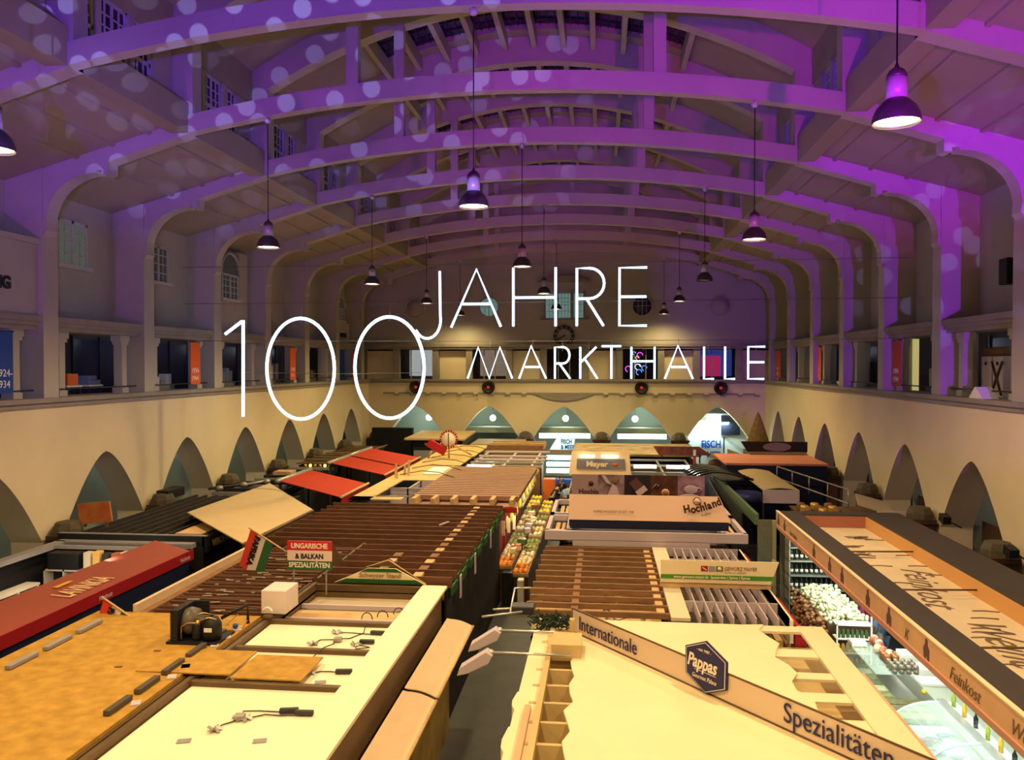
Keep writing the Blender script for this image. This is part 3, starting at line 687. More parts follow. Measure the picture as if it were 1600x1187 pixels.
goods = [mat('goods_orange', (0.8, 0.16, 0.02), .6), mat('goods_white', (0.6, 0.58, 0.6), .6), mat('goods_blue', (0.15, 0.2, 0.4), .6), mat('goods_grey', (0.2, 0.2, 0.22), .6), mat('goods_brown', (0.2, 0.11, 0.06), .6)]
def side_table(x, y, lbl, top):
    t = thing('display_table', lbl, 'table', (x, y, 5.5), 'small tables on the gallery')
    MB().box(x-.3, x+.3, y-.35, y+.35, 6.55, 6.6).build('tabletop', white_paint, t)
    for a in (-.26, .26):
        for b in (-.31, .31): MB().box(x+a-.02, x+a+.02, y+b-.02, y+b+.02, 5.5, 6.55).build('leg', dark_metal, t)
side_table(XL-1.3, 22.95, 'little gallery table with an orange box, left side', 0)
side_table(XL-1.3, 24.0, 'little gallery table with stacked cloth, left side next to the orange box table', 0)
tag(MB().box(XL-1.5, XL-1.05, 22.7, 23.2, 6.6, 6.95).build('storage_box', goods[0], bevel=.02), 'orange box on a small gallery table', 'box')
tag(MB().box(XL-1.5, XL-1.05, 23.7, 24.3, 6.6, 6.75).box(XL-1.45, XL-1.1, 23.75, 24.2, 6.75, 6.88).build('folded_cloth', goods[2], bevel=.02), 'stack of pale folded cloth on a gallery table', 'cloth')
def gal_rack(s, y0, y1, lbl, mset, zt=7.1, cnt=5):
    x = XC + s*(HW+1.2)
    t = thing('goods_rack', lbl, 'rack', (x, (y0+y1)/2, 5.5), 'goods racks on the gallery')
    m = MB(); m.box(x-.25, x+.25, y0, y1, 5.5, 6.5); m.build('counter', goods[3], t)
    for i in range(cnt):
        yy = y0 + (y1-y0)*(i+.5)/cnt; h = zt-6.5-R.random()*.25
        MB().box(x-.16, x+.16, yy-.4*(y1-y0)/cnt, yy+.4*(y1-y0)/cnt, 6.5, 6.5+h).build('article', mset[i % len(mset)], t, bevel=.02)
gal_rack(-1, 32.0, 33.6, 'rack of pale wares in the left gallery behind the neon one', [goods[3], goods[2]])
gal_rack(-1, 36.4, 38.6, 'rack of white wares in the left gallery beside the orange banner', [goods[1], goods[3]], 7.3, 7)
gal_rack(-1, 41.6, 43.8, 'rack of grey and brown wares in the far left gallery', [goods[3], goods[4]], 7.1, 6)
gal_rack(-1, 27.0, 28.6, 'rack with a pale flower in the left gallery before the orange banner', [goods[3], goods[1]], 6.9, 4)
gal_rack(1, 34.3, 36.4, 'dark bulky wares in the right gallery', [black, goods[3]], 7.55, 2)
gal_rack(1, 27.7, 28.6, 'pale curtained shelf in the right gallery beside the dull red banner', [goods[3], goods[1]], 7.3, 4)
gal_rack(1, 41.0, 41.9, 'small rack of jars beside the person on the right gallery', [goods[1], goods[4]], 7.2, 3)
# two tall pale cabinets with crossed straps and a leaning white sign on the right ledge
t = thing('pale_cabinets', 'pair of tall pale cabinets standing on the right gallery', 'cabinet', (XR+.9, 24.0, 5.5))
for y, w_ in ((23.35, .55), (24.0, .6)):
    c = MB().box(XR+.95, XR+1.5, y, y+w_, 5.5, 7.45).build('cabinet_body', mat('cabinet_lilac', (.62, .56, .60), .5), t, bevel=.02)
    MB().lathe((XR+.95, y+w_/2, 7.25), [(.05, 0), (.05, -.02), (0, -.02)], 12, axis='x').build('knob', black, c)
MB().tube([(XR+.92, 23.3, 7.3), (XR+.92, 23.95, 6.4)], .03, 6).tube([(XR+.92, 23.9, 7.3), (XR+.92, 23.35, 6.4)], .03, 6).build('cross_strap', tile_brown, t)
tag(MB().box(XR+.97, XR+1.45, 23.4, 24.55, 7.46, 7.7).build('cloth_bundle', goods[4], bevel=.08), 'dusky bundle on top of the pale cabinets', 'bundle')
t = tag(MB().prism([(22.2, ZL), (23.0, ZL), (22.65, ZL+.3), (22.6, ZL+.3)], 'x', XR-.05, XR+.35).build('tent_sign', white_paint), 'folded white tent sign on the right gallery ledge', 'sign')
# unseen fill lights added to brighten the galleries and the side aisles
for s in (-1, 1):
    for i, y in enumerate(side_c[3:]):
        for nm_, dx, z, pw, c_ in (('gallery_fill', 2.0, 8.0, 7, (.75, .8, 1)), ('aisle_fill', 2.1, 4.6, 20, (1, .98, .80) if s < 0 else (1, .72, .82))):
            l = bpy.data.lights.new(nm_, 'POINT'); l.energy = pw; l.color = c_; l.shadow_soft_size = .15
            o = bpy.data.objects.new(nm_, l); C.objects.link(o); o.location = (XC + s*(HW+dx), y, z)
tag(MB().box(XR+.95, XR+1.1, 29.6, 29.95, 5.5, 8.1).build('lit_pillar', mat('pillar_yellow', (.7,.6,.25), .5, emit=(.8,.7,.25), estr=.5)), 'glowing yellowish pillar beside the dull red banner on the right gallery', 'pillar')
tag(MB().lathe((XR+1.2, 25.6, 5.5), [(.2, 0), (.25, .9), (.22, 1.3), (.12, 1.55), (.14, 1.7), (0, 1.85)], 10).build('shrouded_figure', goods[3]), 'grey shrouded upright shape left of the pale cabinets on the right gallery', 'statue')
# lit and coloured shop windows on the end gallery
def endwin(x0, x1, lbl, m, nm='shop_display'):
    o = MB().box(x0, x1, YB+2.9, YB+2.95, 6.5, 8.2).build('shop_display', m); tag(o, lbl, 'display'); return o
endwin(-12.6, -10.6, 'pale lit shop display with dark figures behind the second neon zero', mat('lit_white', (.5,.5,.5), .5, emit=(.55,.6,.6), estr=.55, var=.6, scale=2))
endwin(-7.9, -6.0, 'shop display with brown and white goods behind the neon M', mat('lit_brown', (.4,.3,.25), .5, emit=(.40,.30,.24), estr=.4, var=.7, scale=3))
o = endwin(1.4, 3.4, 'dark display full of coloured neon curls behind the neon H', mat('night_blue', (.02,.02,.06), .4))
for i in range(9):
    cx, cz = 1.6+R.random()*1.6, 6.7+R.random()*1.3; rr = .08+R.random()*.14
    cc = [(.1,.3,1), (1,.1,.8), (.2,.7,1), (1,.4,.1)][i % 4]
    MB().tube([(cx+rr*math.cos(a*.5), YB+2.85, cz+rr*math.sin(a*.5)) for a in range(10)], .02, 5).build('neon_curl', mat('curl_%d' % (i % 4), cc, .5, emit=cc, estr=2.0), o)
o = endwin(5.8, 8.2, 'blue and crimson display behind the neon letters LL', mat('panel_blue', (.02,.05,.3), .5, emit=(.03,.06,.25), estr=.5))
MB().box(6.3, 7.5, YB+2.8, YB+2.88, 6.5, 7.8).build('crimson_field', mat('panel_crimson', (.6,.02,.1), .5, emit=(.55,.03,.12), estr=.5), o)
# ================================================================== market stalls
wood_d = mat('slat_dark_wood', (0.13, 0.055, 0.028), 0.7, 0.35, 3.0, stretch=(1, 6, 6))
wood_m = mat('slat_mid_wood', (0.24, 0.125, 0.06), 0.7, 0.3, 3.0, stretch=(1, 6, 6))
wood_l = mat('light_wood', (0.60, 0.40, 0.20), 0.7, 0.2, 3.0, stretch=(1, 6, 6))
wood_y = mat('yellow_board', (0.56, 0.42, 0.20), 0.7, 0.12, 2.0)
osb = mat('chipboard', (0.45, 0.265, 0.045), 0.75, 0.25, 5.0, bump=0.3, col2=(0.34, 0.185, 0.03))
white_panel = mat('white_roof_panel', (0.84, 0.78, 0.60), 0.6, 0.05, 1.0)
cream_board = mat('cream_board', (0.80, 0.68, 0.46), 0.65, 0.05, 1.0)
awn_cream = mat('awning_tan', (0.66, 0.50, 0.33), 0.8, 0.06, 2.0)
rail_brown = mat('frame_rail', (0.12, 0.075, 0.035), 0.5, 0.2, 3.0)
wall_brown = mat('stall_wall', (0.16, 0.10, 0.05), 0.6, 0.2, 1.0)
green_p = mat('green_paint', (0.015, 0.10, 0.02), 0.5)
black_cloth = mat('black_curtain', (0.015, 0.014, 0.018), 0.85)
lilac = mat('lilac_white', (0.50, 0.43, 0.50), 0.55)
red_fascia = mat('maroon_fascia', (0.30, 0.07, 0.05), 0.5)
red_lip = mat('maroon_lip', (0.30, 0.012, 0.02), 0.4)
navy = mat('navy_panel', (0.012, 0.016, 0.06), 0.5)
awn_red = mat('awning_red', (0.40, 0.03, 0.014), 0.8, 0.06, 3.0)
canvas = mat('canopy_cream', (0.52, 0.40, 0.23), 0.85, 0.05, 2.0)
pinkslat = mat('slat_pink', (0.30, 0.165, 0.125), 0.6, 0.1, 3.0)
grey_box = mat('grey_box', (0.28, 0.27, 0.30), 0.6)
steel = mat('stainless', (0.55, 0.56, 0.55), 0.3, metal=0.7)
ink = mat('sign_ink', (0.02, 0.015, 0.04), 0.5)
navy_ink = mat('navy_ink', (0.02, 0.02, 0.10), 0.5)
sign_white = mat('sign_white', (0.80, 0.72, 0.62), 0.5)
shade_dark = mat('slate_strip', (0.055, 0.048, 0.046), 0.55, 0.1, 2.0)
fein_tan = mat('fascia_tan', (0.62, 0.38, 0.22), 0.6, 0.12, 2.0)
fein_lip = mat('fascia_salmon', (0.50, 0.26, 0.18), 0.5)
cloth_print = mat('printed_canvas', (0.74, 0.62, 0.44), 0.8, 0.10, 1.2)
glass = mat('clear_glass', (0.75, 0.85, 0.82), 0.05, spec=0.8, alpha=0.22)
tube_glow = mat('fluorescent', (1, 1, 1), 0.5, emit=(0.85, 1.0, 0.92), estr=7.0)
cyan_glow = mat('cool_case_light', (0.7, 0.9, 1), 0.5, emit=(0.35, 0.80, 0.95), estr=1.6)

def area(name, loc, size, power, col, rot=(0, 0, 0)):
    l = bpy.data.lights.new(name, 'AREA'); l.shape = 'RECTANGLE'; l.size, l.size_y = size; l.energy = power; l.color = col
    o = bpy.data.objects.new(name, l); C.objects.link(o); o.location = loc; o.rotation_euler = rot
    return o
def body(t, x0, x1, y0, y1, z1, m, inset=0.05, open_=False):
    b = MB()
    b.box(x0+inset, x0+inset+.05, y0+inset, y1-inset, 0, z1); b.box(x1-inset-.05, x1-inset, y0+inset, y1-inset, 0, z1)
    b.box(x0+inset, x1-inset, y0+inset, y0+inset+.05, 0, z1); b.box(x0+inset, x1-inset, y1-inset-.05, y1-inset, 0, z1)
    return b.build('stall_wall', m, t)
# ---------------- A: nearest left stall with white ceiling panels
A = thing('market_stall', 'near left stall with white roof panels in brown frame rails', 'market stall', (-4.45, 12.5, 0))
body(A, -5.82, -3.1, 8.3, 16.15, 2.66, wall_brown)
for y0, y1 in ((8.3, 10.92), (11.02, 12.35), (12.45, 13.72)):
    MB().box(-5.7, -3.5, y0, y1, 2.68, 2.71).build('ceiling_panel', white_panel, A)
MB().box(-5.7, -3.5, 13.82, 16.05, 2.5, 2.53).build('sunken_panel', mat('grey_panel', (.45,.38,.28), .6), A)
for y in (14.35, 15.2): MB().box(-5.7, -3.5, y, y+.06, 2.55, 2.63).build('light_channel', lilac, A)
MB().box(-5.7, -3.5, 14.55, 15.05, 2.53, 2.56).build('plywood_strip', wood_l, A)
r_ = MB(); r_.box(-5.80, -5.72, 8.3, 16.15, 2.62, 2.80); r_.box(-5.9, -5.86, 8.3, 16.15, 2.62, 2.78)
for y in (10.92, 12.35, 13.72, 16.05): r_.box(-5.8, -3.5, y, y+.1, 2.64, 2.78)
r_.build('frame_rail', rail_brown, A)
MB().box(-3.56, -3.06, 8.2, 16.2, 2.74, 2.79).build('fascia_board', white_panel, A)
MB().box(-5.8, -3.06, 8.2, 8.24, 2.4, 2.74).build('front_board', wall_brown, A)
for i, (y0, y1) in enumerate(((5.5, 12.32), (12.42, 15.95))):
    # curved flap awnings over the aisle
    ns = 8; top = [(-3.02 + .52*k/ns, 2.22 - .14*(k/ns)**.7 + .05*math.sin(math.pi*k/ns)) for k in range(ns+1)]
    f = MB().band(top, [(x, z-.015) for x, z in top], 'y', y0, y1)
    t_ = f.build('flap_awning', awn_cream, A)
    MB().tube([(-2.5, y0, 2.08), (-2.5, y1, 2.08)], .025, 6).build('awning_bar', wood_l, t_)
MB().box(-3.02, -2.98, 5.5, 15.95, 0.0, 2.0).build('side_cloth', mat('ochre_side', (.32,.23,.07), .7, .3, 2.0), A)
# boards lying over the panels
tag(MB().box(-6.6, -5.2, 11.05, 12.0, 2.83, 2.85).build('loose_board', osb), 'left of two orange boards lying on the white roof panels', 'board', 'orange boards on the white roof')
tag(MB().box(-5.18, -4.15, 11.02, 11.95, 2.80, 2.82).build('loose_board', osb), 'right of two orange boards lying on the white roof panels', 'board', 'orange boards on the white roof')
# lamp transformers with their leads
def transformer(x, y, z, lbl, lead, kind):
    t = thing('lamp_transformer', lbl, 'transformer', (x, y, z), 'lamp transformers on the white roof')
    MB().obox((x, y, z+.04), (.24 if kind else .13, .07 if kind else .12, .06), rz=R.random()*.6-.3).build('casing', dark_metal if kind else grey_metal, t, bevel=.01)
    pts = [(x + dx, y + dy, z + .015) for dx, dy in lead]
    MB().tube(pts, .009, 5).build('lead', dark_metal, t)
    px, py = pts[-1][0], pts[-1][1]
    m = MB()
    for k in range(5):
        a = k*1.3 + x; m.obox((px+.05*math.cos(a), py+.05*math.sin(a), z+.03), (.09, .05, .012), rx=.5*math.sin(a*3), ry=.5*math.cos(a), rz=a)
    m.build('tape_clump', grey_metal, t)
Z0 = 2.712
for x, y, lbl, lead, kind in (
 (-4.55, 9.95, 'small boxy transformer on the nearest white panel, left side', [(0,0),(-.05,-.1),(-.14,-.2),(-.16,-.35)], 0),
 (-3.78, 10.15, 'long dark transformer on the nearest white panel, right end', [(0,0),(-.3,-.06),(-.5,-.05),(-.7,-.2)], 1),
 (-4.0, 10.2, 'dark transformer joined by a long lead to the small boxy one', [(0,0),(-.4,0),(-.6,-.03),(-.55,-.25)], 1),
 (-4.45, 11.75, 'small boxy transformer beside the right orange board', [(0,0),(-.08,-.05),(-.15,-.2),(-.3,-.1)], 0),
 (-3.72, 11.6, 'dark transformer on the second white panel near the fascia board', [(0,0),(-.2,.03),(-.35,.02),(-.5,-.08)], 1),
 (-4.25, 12.95, 'boxy transformer in the middle of the third white panel', [(0,0),(-.1,.05),(-.3,.02),(-.35,-.2)], 0),
 (-3.75, 12.9, 'dark transformer cluster on the third white panel', [(0,0),(-.1,-.1),(.1,-.2),(-.1,-.3),(-.15,-.1)], 1),
 (-3.7, 13.35, 'dark transformer at the far right corner of the third white panel', [(0,0),(-.2,-.02),(-.5,.02),(-.7,0)], 1)):
    transformer(x, y, Z0, lbl, lead, kind)
tag(MB().tube([(-4.3, 12.9, Z0+.01), (-4.2, 12.6, 2.8), (-4.3, 12.4, 2.8), (-4.4, 12.2, Z0+.01), (-4.42, 11.8, Z0+.01)], .009, 5).build('power_lead', dark_metal), 'thin dark lead running between the second and third white panels', 'cable')
tag(MB().tube([(-4.0, 13.7, 2.8), (-3.95, 13.4, Z0+.01), (-4.1, 13.1, Z0+.01), (-4.2, 12.95, Z0+.05)], .009, 5).build('power_lead', dark_metal), 'thin dark lead coming over the far rail onto the third panel', 'cable')
for x, y, lbl in ((-4.05, 9.4, 'grey paper patch on the nearest white panel'), (-4.95, 9.3, 'small dark patch at the left of the nearest white panel'), (-3.95, 11.25, 'small grey patch on the second white panel')):
    tag(MB().obox((x, y, Z0+.006), (.16, .11, .008), rz=.3).build('paper_patch', grey_box), lbl, 'patch')
tag(MB().box(-5.95, -5.5, 13.9, 14.5, 2.83, 3.24).build('carton', mat('carton_white', (.72,.62,.62), .6), bevel=.01), 'white carton on the frame rail beside the dark slatted roof', 'carton')
t = thing('roof_lamp_holder', 'small white lamp holder on the rail corner in front of the white carton', 'lamp', (-5.75, 13.7, 2.82))
MB().box(-5.82, -5.68, 13.65, 13.78, 2.82, 2.86).build('foot', rail_brown, t)
MB().tube([(-5.75+.08*math.cos(a), 13.7, 2.92+.08*math.sin(a)) for a in [k*.5 for k in range(7)]], .02, 6).build('ring', white_paint, t)
for i, y in enumerate((14.45, 14.6, 14.8)):
    x = -4.2 + i*.25
    tag(MB().tube([(x+.1*math.cos(a), y, 2.62+.12*math.sin(a)) for a in [k*.45 for k in range(8)]], .01, 5).build('cable_loop', dark_metal), 'thin cable loop standing on the plywood strip, %s' % ('left one','middle one','right one')[i], 'cable', 'cable loops on the plywood strip')
# ---------------- B: chipboard covered stall at the lower left
B = thing('market_stall', 'stall with a large orange chipboard roof in the lower left corner', 'market stall', (-7.3, 9.5, 0))
body(B, -8.85, -5.92, 5.0, 13.65, 2.75, wall_brown)
MB().box(-8.9, -5.9, 5.0, 13.75, 2.75, 2.83).build('chipboard_roof', osb, B)
for i in range(5):
    y = 9.6 + i*.68
    tag(MB().obox((-6.12, y+.25, 2.87), (.09, .52, .07)).build('vent_bar', mat('vent_dark', (.08,.065,.055), .6), bevel=.01), 'dark bar on the chipboard roof, %s from the camera along the right edge' % ('first','second','third','fourth','fifth')[i], 'bar', 'dark bars on the chipboard roof')
for i in range(3):
    y = 10.9 + i*.8
    tag(MB().obox((-8.45, y+.3, 2.87), (.10, .6, .06)).build('vent_bar', grey_box, bevel=.01), 'grey bar on the chipboard roof, %s from the camera along the left edge' % ('first','second','third')[i], 'bar', 'grey bars on the chipboard roof')
for i, (x, y) in enumerate(((-5.97, 10.0), (-5.97, 10.9), (-5.98, 11.3), (-5.98, 12.2), (-5.97, 12.6), (-5.97, 13.0))):
    tag(MB().obox((x, y, 2.84), (.12, .16, .02), rz=.4).build('white_tile', lilac), 'little pale tile on the right edge of the chipboard roof', 'tile', 'pale tiles on the chipboard edge')
for i, (x, y) in enumerate(((-6.75, 11.9), (-6.3, 11.85), (-6.95, 11.2), (-6.45, 11.15))):
    tag(MB().obox((x, y, 2.835), (.10, .05, .012)).build('brown_patch', tile_panel), 'tiny brown patch on the chipboard roof in front of the cooling unit', 'patch', 'brown patches on the chipboard roof')
# cooling unit
U = thing('cooling_unit', 'black refrigeration unit with fan shroud, motor and compressor on the chipboard roof', 'machine', (-6.35, 12.45, 2.83))
MB().box(-6.78, -5.95, 12.2, 12.85, 2.83, 2.87).build('base_plate', black, U)
MB().box(-6.72, -6.6, 12.22, 12.8, 2.87, 3.36).box(-6.72, -6.35, 12.78, 12.82, 2.87, 3.36).build('condenser', black, U, bevel=.01)
MB().lathe((-6.47, 12.5, 3.12), [(.2, -.12), (.22, -.05), (.2, .06), (.08, .1)], 18, axis='x').build('fan_shroud', mat('shroud', (.10,.09,.08), .4), U)
MB().lathe((-6.3, 12.45, 3.14), [(.07, -.15), (.09, -.1), (.09, .1), (.05, .14)], 14, axis='x').build('fan_motor', dark_metal, U)
MB().lathe((-6.12, 12.4, 2.88), [(.14, 0), (.155, .1), (.15, .24), (.1, .34), (0, .38)], 18).build('compressor', black, U)
MB().lathe((-6.34, 12.35, 2.87), [(.07, 0), (.08, .05), (.08, .22), (.03, .28)], 14).build('receiver', black, U)
MB().tube([(-6.55, 12.25, 2.9), (-6.55, 12.25, 3.1), (-6.45, 12.25, 3.16), (-6.3, 12.27, 3.16), (-6.25, 12.3, 3.2), (-6.12, 12.3, 3.24), (-6.02, 12.35, 3.2)], .012, 6).tube([(-6.34, 12.3, 3.15), (-6.3, 12.25, 3.3), (-6.2, 12.28, 3.32), (-6.1, 12.4, 3.26)], .01, 6).build('copper_pipe', mat('copper', (.6,.38,.15), .35, metal=.8), U)
MB().box(-6.17, -6.05, 12.23, 12.25, 3.03, 3.09).build('rating_plate', white_paint, U)
MB().ball((-6.28, 12.25, 3.18), .035, 8, 6).build('valve', mat('brass', (.8,.5,.12), .35, metal=.6), U)
t = thing('pipe_stub', 'dark pipe stub with a blue gauge near the far edge of the chipboard roof', 'pipe', (-5.95, 13.35, 2.83))
MB().tube([(-5.95, 13.35, 2.83), (-5.95, 13.35, 3.15), (-6.35, 13.2, 2.95)], .03, 8).build('pipe', black, t)
MB().ball((-6.0, 12.98, 2.9), .045, 10, 6).build('gauge', mat('blue_gauge', (.02,.08,.3), .4), t)
MB().tube([(-6.0, 12.98, 2.9), (-5.9, 13.05, 2.86), (-5.93, 13.3, 2.9)], .008, 5).tube([(-6.02, 12.98, 2.88), (-6.2, 13.1, 2.88), (-6.1, 13.3, 3.0)], .008, 5).build('gauge_hose', copper if False else MT['copper'], t)
# small hanging flags
def flag(x, y, z, lbl, letters, rot):
    t = thing('hanging_flag', lbl, 'flag', (x, y, z-.7), 'red white green flags')
    ux = Vector((math.cos(rot), math.sin(rot), -.55)).normalized(); dn = Vector((-.35*math.cos(rot), -.35*math.sin(rot), -1)).normalized()
    o = Vector((x, y, z)); w_, h = .2, .85
    for i, m_ in enumerate((mat('flag_red', (.62,.05,.03), .7), mat('flag_white', (.7,.6,.6), .7), mat('flag_green', (.03,.12,.04), .7))):
        a = o + ux*w_*i; b = o + ux*w_*(i+1); MB().quadslab(a, b, b+dn*h, a+dn*h, .012).build('stripe', m_, t)
    MB().tube([o - ux*.05, o + ux*.95], .02, 6).build('pole', wood_l, t)
    text(letters, .17, basis(o + dn*.06 + ux*.16 + Vector((0,-.02,0)), dn, -ux if False else ux), 'lettering', black, t, ext=.002, bold=.01)
flag(-7.5, 17.0, 3.68, 'red white green flag hanging by the cream board, black letters on the red', 'PAPRIKA', -.1)
flag(-8.7, 13.6, 3.1, 'red and white flag at the far left corner of the chipboard roof', 'PAPR', -.1)
# ---------------- dark slatted stall (hungarian goods)
D = thing('market_stall', 'stall with dark slatted roof behind the chipboard roof', 'market stall', (-6.9, 16.5, 0))
body(D, -8.2, -5.95, 13.85, 19.4, 2.5, wall_brown)
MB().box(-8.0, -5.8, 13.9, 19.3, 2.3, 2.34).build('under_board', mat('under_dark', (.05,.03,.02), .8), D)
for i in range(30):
    y = 13.95 + i*.18
    MB().obox((-7.06, y, 2.72 + (i % 3)*.012), (2.2, .05, .09), rz=R.uniform(-.01, .01)).build('slat', wood_d, D)
for i in range(60):
    pass
m = MB()
for i in range(55):
    x, y = R.uniform(-7.9, -5.9), R.uniform(14, 19)
    m.obox((x, y, 2.79), (R.uniform(.06, .25), .025, .015), rz=R.uniform(-.2, .2))
tag(m.build('clip_litter', mat('clip_grey', (.4,.36,.34), .5)), 'small pale clips and scraps scattered on the dark slats', 'clips', kind='stuff')
MB().box(-8.28, -8.2, 13.8, 19.5, 2.4, 2.95).build('cream_edge_board', awn_cream, D)
MB().box(-8.2, -8.05, 13.8, 19.5, 2.45, 2.8).build('edge_beam', wood_m, D)
MB().box(-5.8, -5.74, 16.3, 19.8, 2.7, 2.85).build('pole_rail', rail_brown, D)
S = thing('shop_sign', 'red white green three-stripe sign reading UNGARISCHE & BALKAN SPEZIALITÄTEN', 'sign', (-5.6, 15.4, 2.8))
xs0, xs1 = -6.05, -5.17
for (z0, z1, m_, tx, tc_) in ((3.62, 3.80, mat('sign_red', (.52,.02,.03), .5), 'UNGARISCHE', sign_white), (3.42, 3.62, mat('sign_pink', (.72,.58,.56), .5), '& BALKAN', ink), (3.25, 3.42, mat('sign_green', (.03,.13,.05), .5), 'SPEZIALITÄTEN', sign_white)):
    MB().box(xs0, xs1, 15.38, 15.42, z0, z1).build('stripe', m_, S)
    text(tx, .135, face_cam(-5.61, 15.375, z0+.045), 'lettering', tc_, S, align='CENTER', bold=.004, ext=.003, sx=.88)
for x in (-5.95, -5.3): MB().tube([(x, 15.45, 2.75), (x, 15.45, 3.5)], .02, 6).build('post', grey_metal, S)
MB().quadslab((-5.17, 15.42, 3.8), (-5.17, 15.42, 3.3), (-5.1, 15.9, 3.3), (-5.17, 15.42, 3.79), .01).build('rear_flap', wall_brown, S)
# ---------------- H: brown slatted roof with green edge
H_ = thing('market_stall', 'wide stall with brown timber slat roof and green stepped edge', 'market stall', (-5.9, 20.4, 0))
b = MB(); b.box(-3.12, -3.07, 16.2, 24.8, 0, 2.7); b.box(-8.2, -3.1, 24.75, 24.8, 0, 2.7); b.box(-8.25, -8.2, 19.6, 24.8, 0, 2.7); b.build('stall_wall', black_cloth, H_)
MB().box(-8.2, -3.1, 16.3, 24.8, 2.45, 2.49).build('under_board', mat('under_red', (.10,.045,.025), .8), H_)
for i in range(16):
    y = 16.3 + i*.57
    x0 = -5.6 if y < 19.5 else -8.3
    if y < 19.5: x0 = -5.68
    MB().box(x0, -2.98, y, y+.055, 2.72, 2.93).build('slat', wood_d, H_)
    if i % 2 == 0: MB().box(-3.0, -2.96, y-.05, y+.57, 2.58, 2.76).build('green_edge', green_p, H_)
    else: MB().box(-3.03, -2.99, y-.05, y+.57, 2.62, 2.80).build('green_edge', green_p, H_)
for x in (-3.75, -4.6):
    for i in range(15):
        y = 16.3 + i*.57
        if x == -3.75 or i < 4: MB().box(x-.09, x+.09, y+.06, y+.5, 2.86 if i % 2 else 2.84, 2.90).build('spacer_block', wood_l if i % 2 == 0 else wood_m, H_)
for y in (16.9, 18.9, 21.6): MB().box(-2.93, -2.91, y, y+.16, 2.35, 2.82).build('hanging_plate', lilac, H_)
for x, y in ((-4.2, 21.8),): tag(MB().obox((x, y, 2.95), (.05, .5, .03), rz=-.3).build('white_strip', lilac), 'small pale strip lying across the brown slats', 'strip')
S = thing('shop_sign', 'green and cream roof-shaped sign reading Schwyzer Stand', 'sign', (-4.45, 16.25, 2.78))
MB().prism([(-5.4, 2.79), (-3.5, 2.79), (-4.12, 3.10), (-4.68, 3.10)], 'y', 16.22, 16.25).build('board', cream_board, S)
MB().prism([(-5.36, 2.80), (-3.54, 2.80), (-3.70, 2.88), (-5.14, 2.88)], 'y', 16.20, 16.22).build('lower_stripe', green_p, S)
MB().prism([(-4.84, 3.03), (-3.98, 3.03), (-4.12, 3.10), (-4.68, 3.10)], 'y', 16.20, 16.22).build('upper_stripe', green_p, S)
text('Schwyzer Stand', .13, face_cam(-4.44, 16.2, 2.92), 'lettering', mat('sign_brown_ink', (.25,.08,.03), .5), S, align='CENTER', ext=.002, sx=1.05)
MB().prism([(-4.7, 3.1), (-4.1, 3.1), (-4.3, 3.25)], 'y', 16.4, 16.45).build('gable_back', wall_brown, S)
MB().tube([(-3.5, 16.25, 2.8), (-4.3, 16.35, 3.24), (-4.75, 16.3, 3.1)], .012, 5).build('edge_wire', wood_l, S)
# ---------------- C: maroon fascia stall, open shelving
K = thing('market_stall', 'open-topped stall with broad maroon fascia at the left edge', 'market stall', (-11.8, 13.5, 0))
MB().quadslab((-9.85, 8.0, 2.72), (-9.85, 18.9, 2.72), (-11.15, 19.6, 2.80), (-11.15, 8.0, 2.80), -.03).build('fascia_top', red_fascia, K)
MB().quadslab((-9.83, 8.0, 2.74), (-9.83, 19.0, 2.74), (-9.83, 19.0, 2.50), (-9.83, 8.0, 2.50), .03).build('fascia_lip', red_lip, K)
MB().box(-9.95, -9.9, 8.0, 18.9, 0, 2.5).build('side_wall', navy, K)
MB().box(-13.85, -13.6, 8.0, 19.7, 2.6, 2.72).box(-13.85, -10.2, 19.6, 19.85, 2.6, 2.72).box(-13.85, -10.8, 19.2, 19.32, 2.62, 2.70).build('top_rail', grey_box, K)
MB().box(-13.9, -13.85, 8.0, 19.8, 0, 2.6).box(-13.9, -10.0, 19.8, 19.85, 0, 2.6).build('back_wall', black, K)
text('LAVINKIA', .60, basis((-10.1, 14.7, 2.765), (0, 1, .0), (-1, 0, .06)), 'lettering', mat('sign_cream_ink', (.75,.50,.32), .5), K, ext=.004, sx=.56, bold=.006)
MB().obox((-10.75, 15.45, 2.80), (.10, .5, .012)).build('crown_mark', mat('gold_mark', (.7,.4,.05), .5), K)
text('Feinkost', .13, basis((-9.79, 15.15, 2.57), (0, 1, 0), (0, 0, 1)), 'lettering', lilac, K, ext=.003)
text('Feinkost', .13, basis((-9.79, 18.3, 2.57), (0, 1, 0), (0, 0, 1)), 'lettering', lilac, K, ext=.003)
t = thing('shelf_unit', 'dark cube shelving inside the maroon-fascia stall', 'shelf', (-12.4, 19.2, 0))
m = MB()
shm = mat('shelf_pale', (.45,.40,.34), .6)
for k in range(7): x = -13.6+k*.5; m.box(x, x+.04, 18.8, 19.15, .9, 2.2)
for z in (.9, 1.3, 1.72, 2.16): m.box(-13.6, -10.4, 18.8, 19.15, z, z+.04)
m.build('carcass', shm, t); MB().box(-13.6, -10.4, 19.12, 19.15, .9, 2.2).build('back_panel', black, t)
m = MB()
for k in range(7): y = 14.2+k*.65; m.box(-13.6, -13.25, y, y+.05, .9, 2.0)
for z in (.9, 1.45, 2.0): m.box(-13.6, -13.25, 14.2, 18.2, z, z+.05)
m.build('side_carcass', shm, t)
sackm = [mat('sack_black', (.03,.03,.033), .5), mat('sack_gold', (.75,.45,.14), .6), mat('sack_cream', (.65,.58,.44), .6), mat('sack_brown', (.35,.12,.06), .6)]
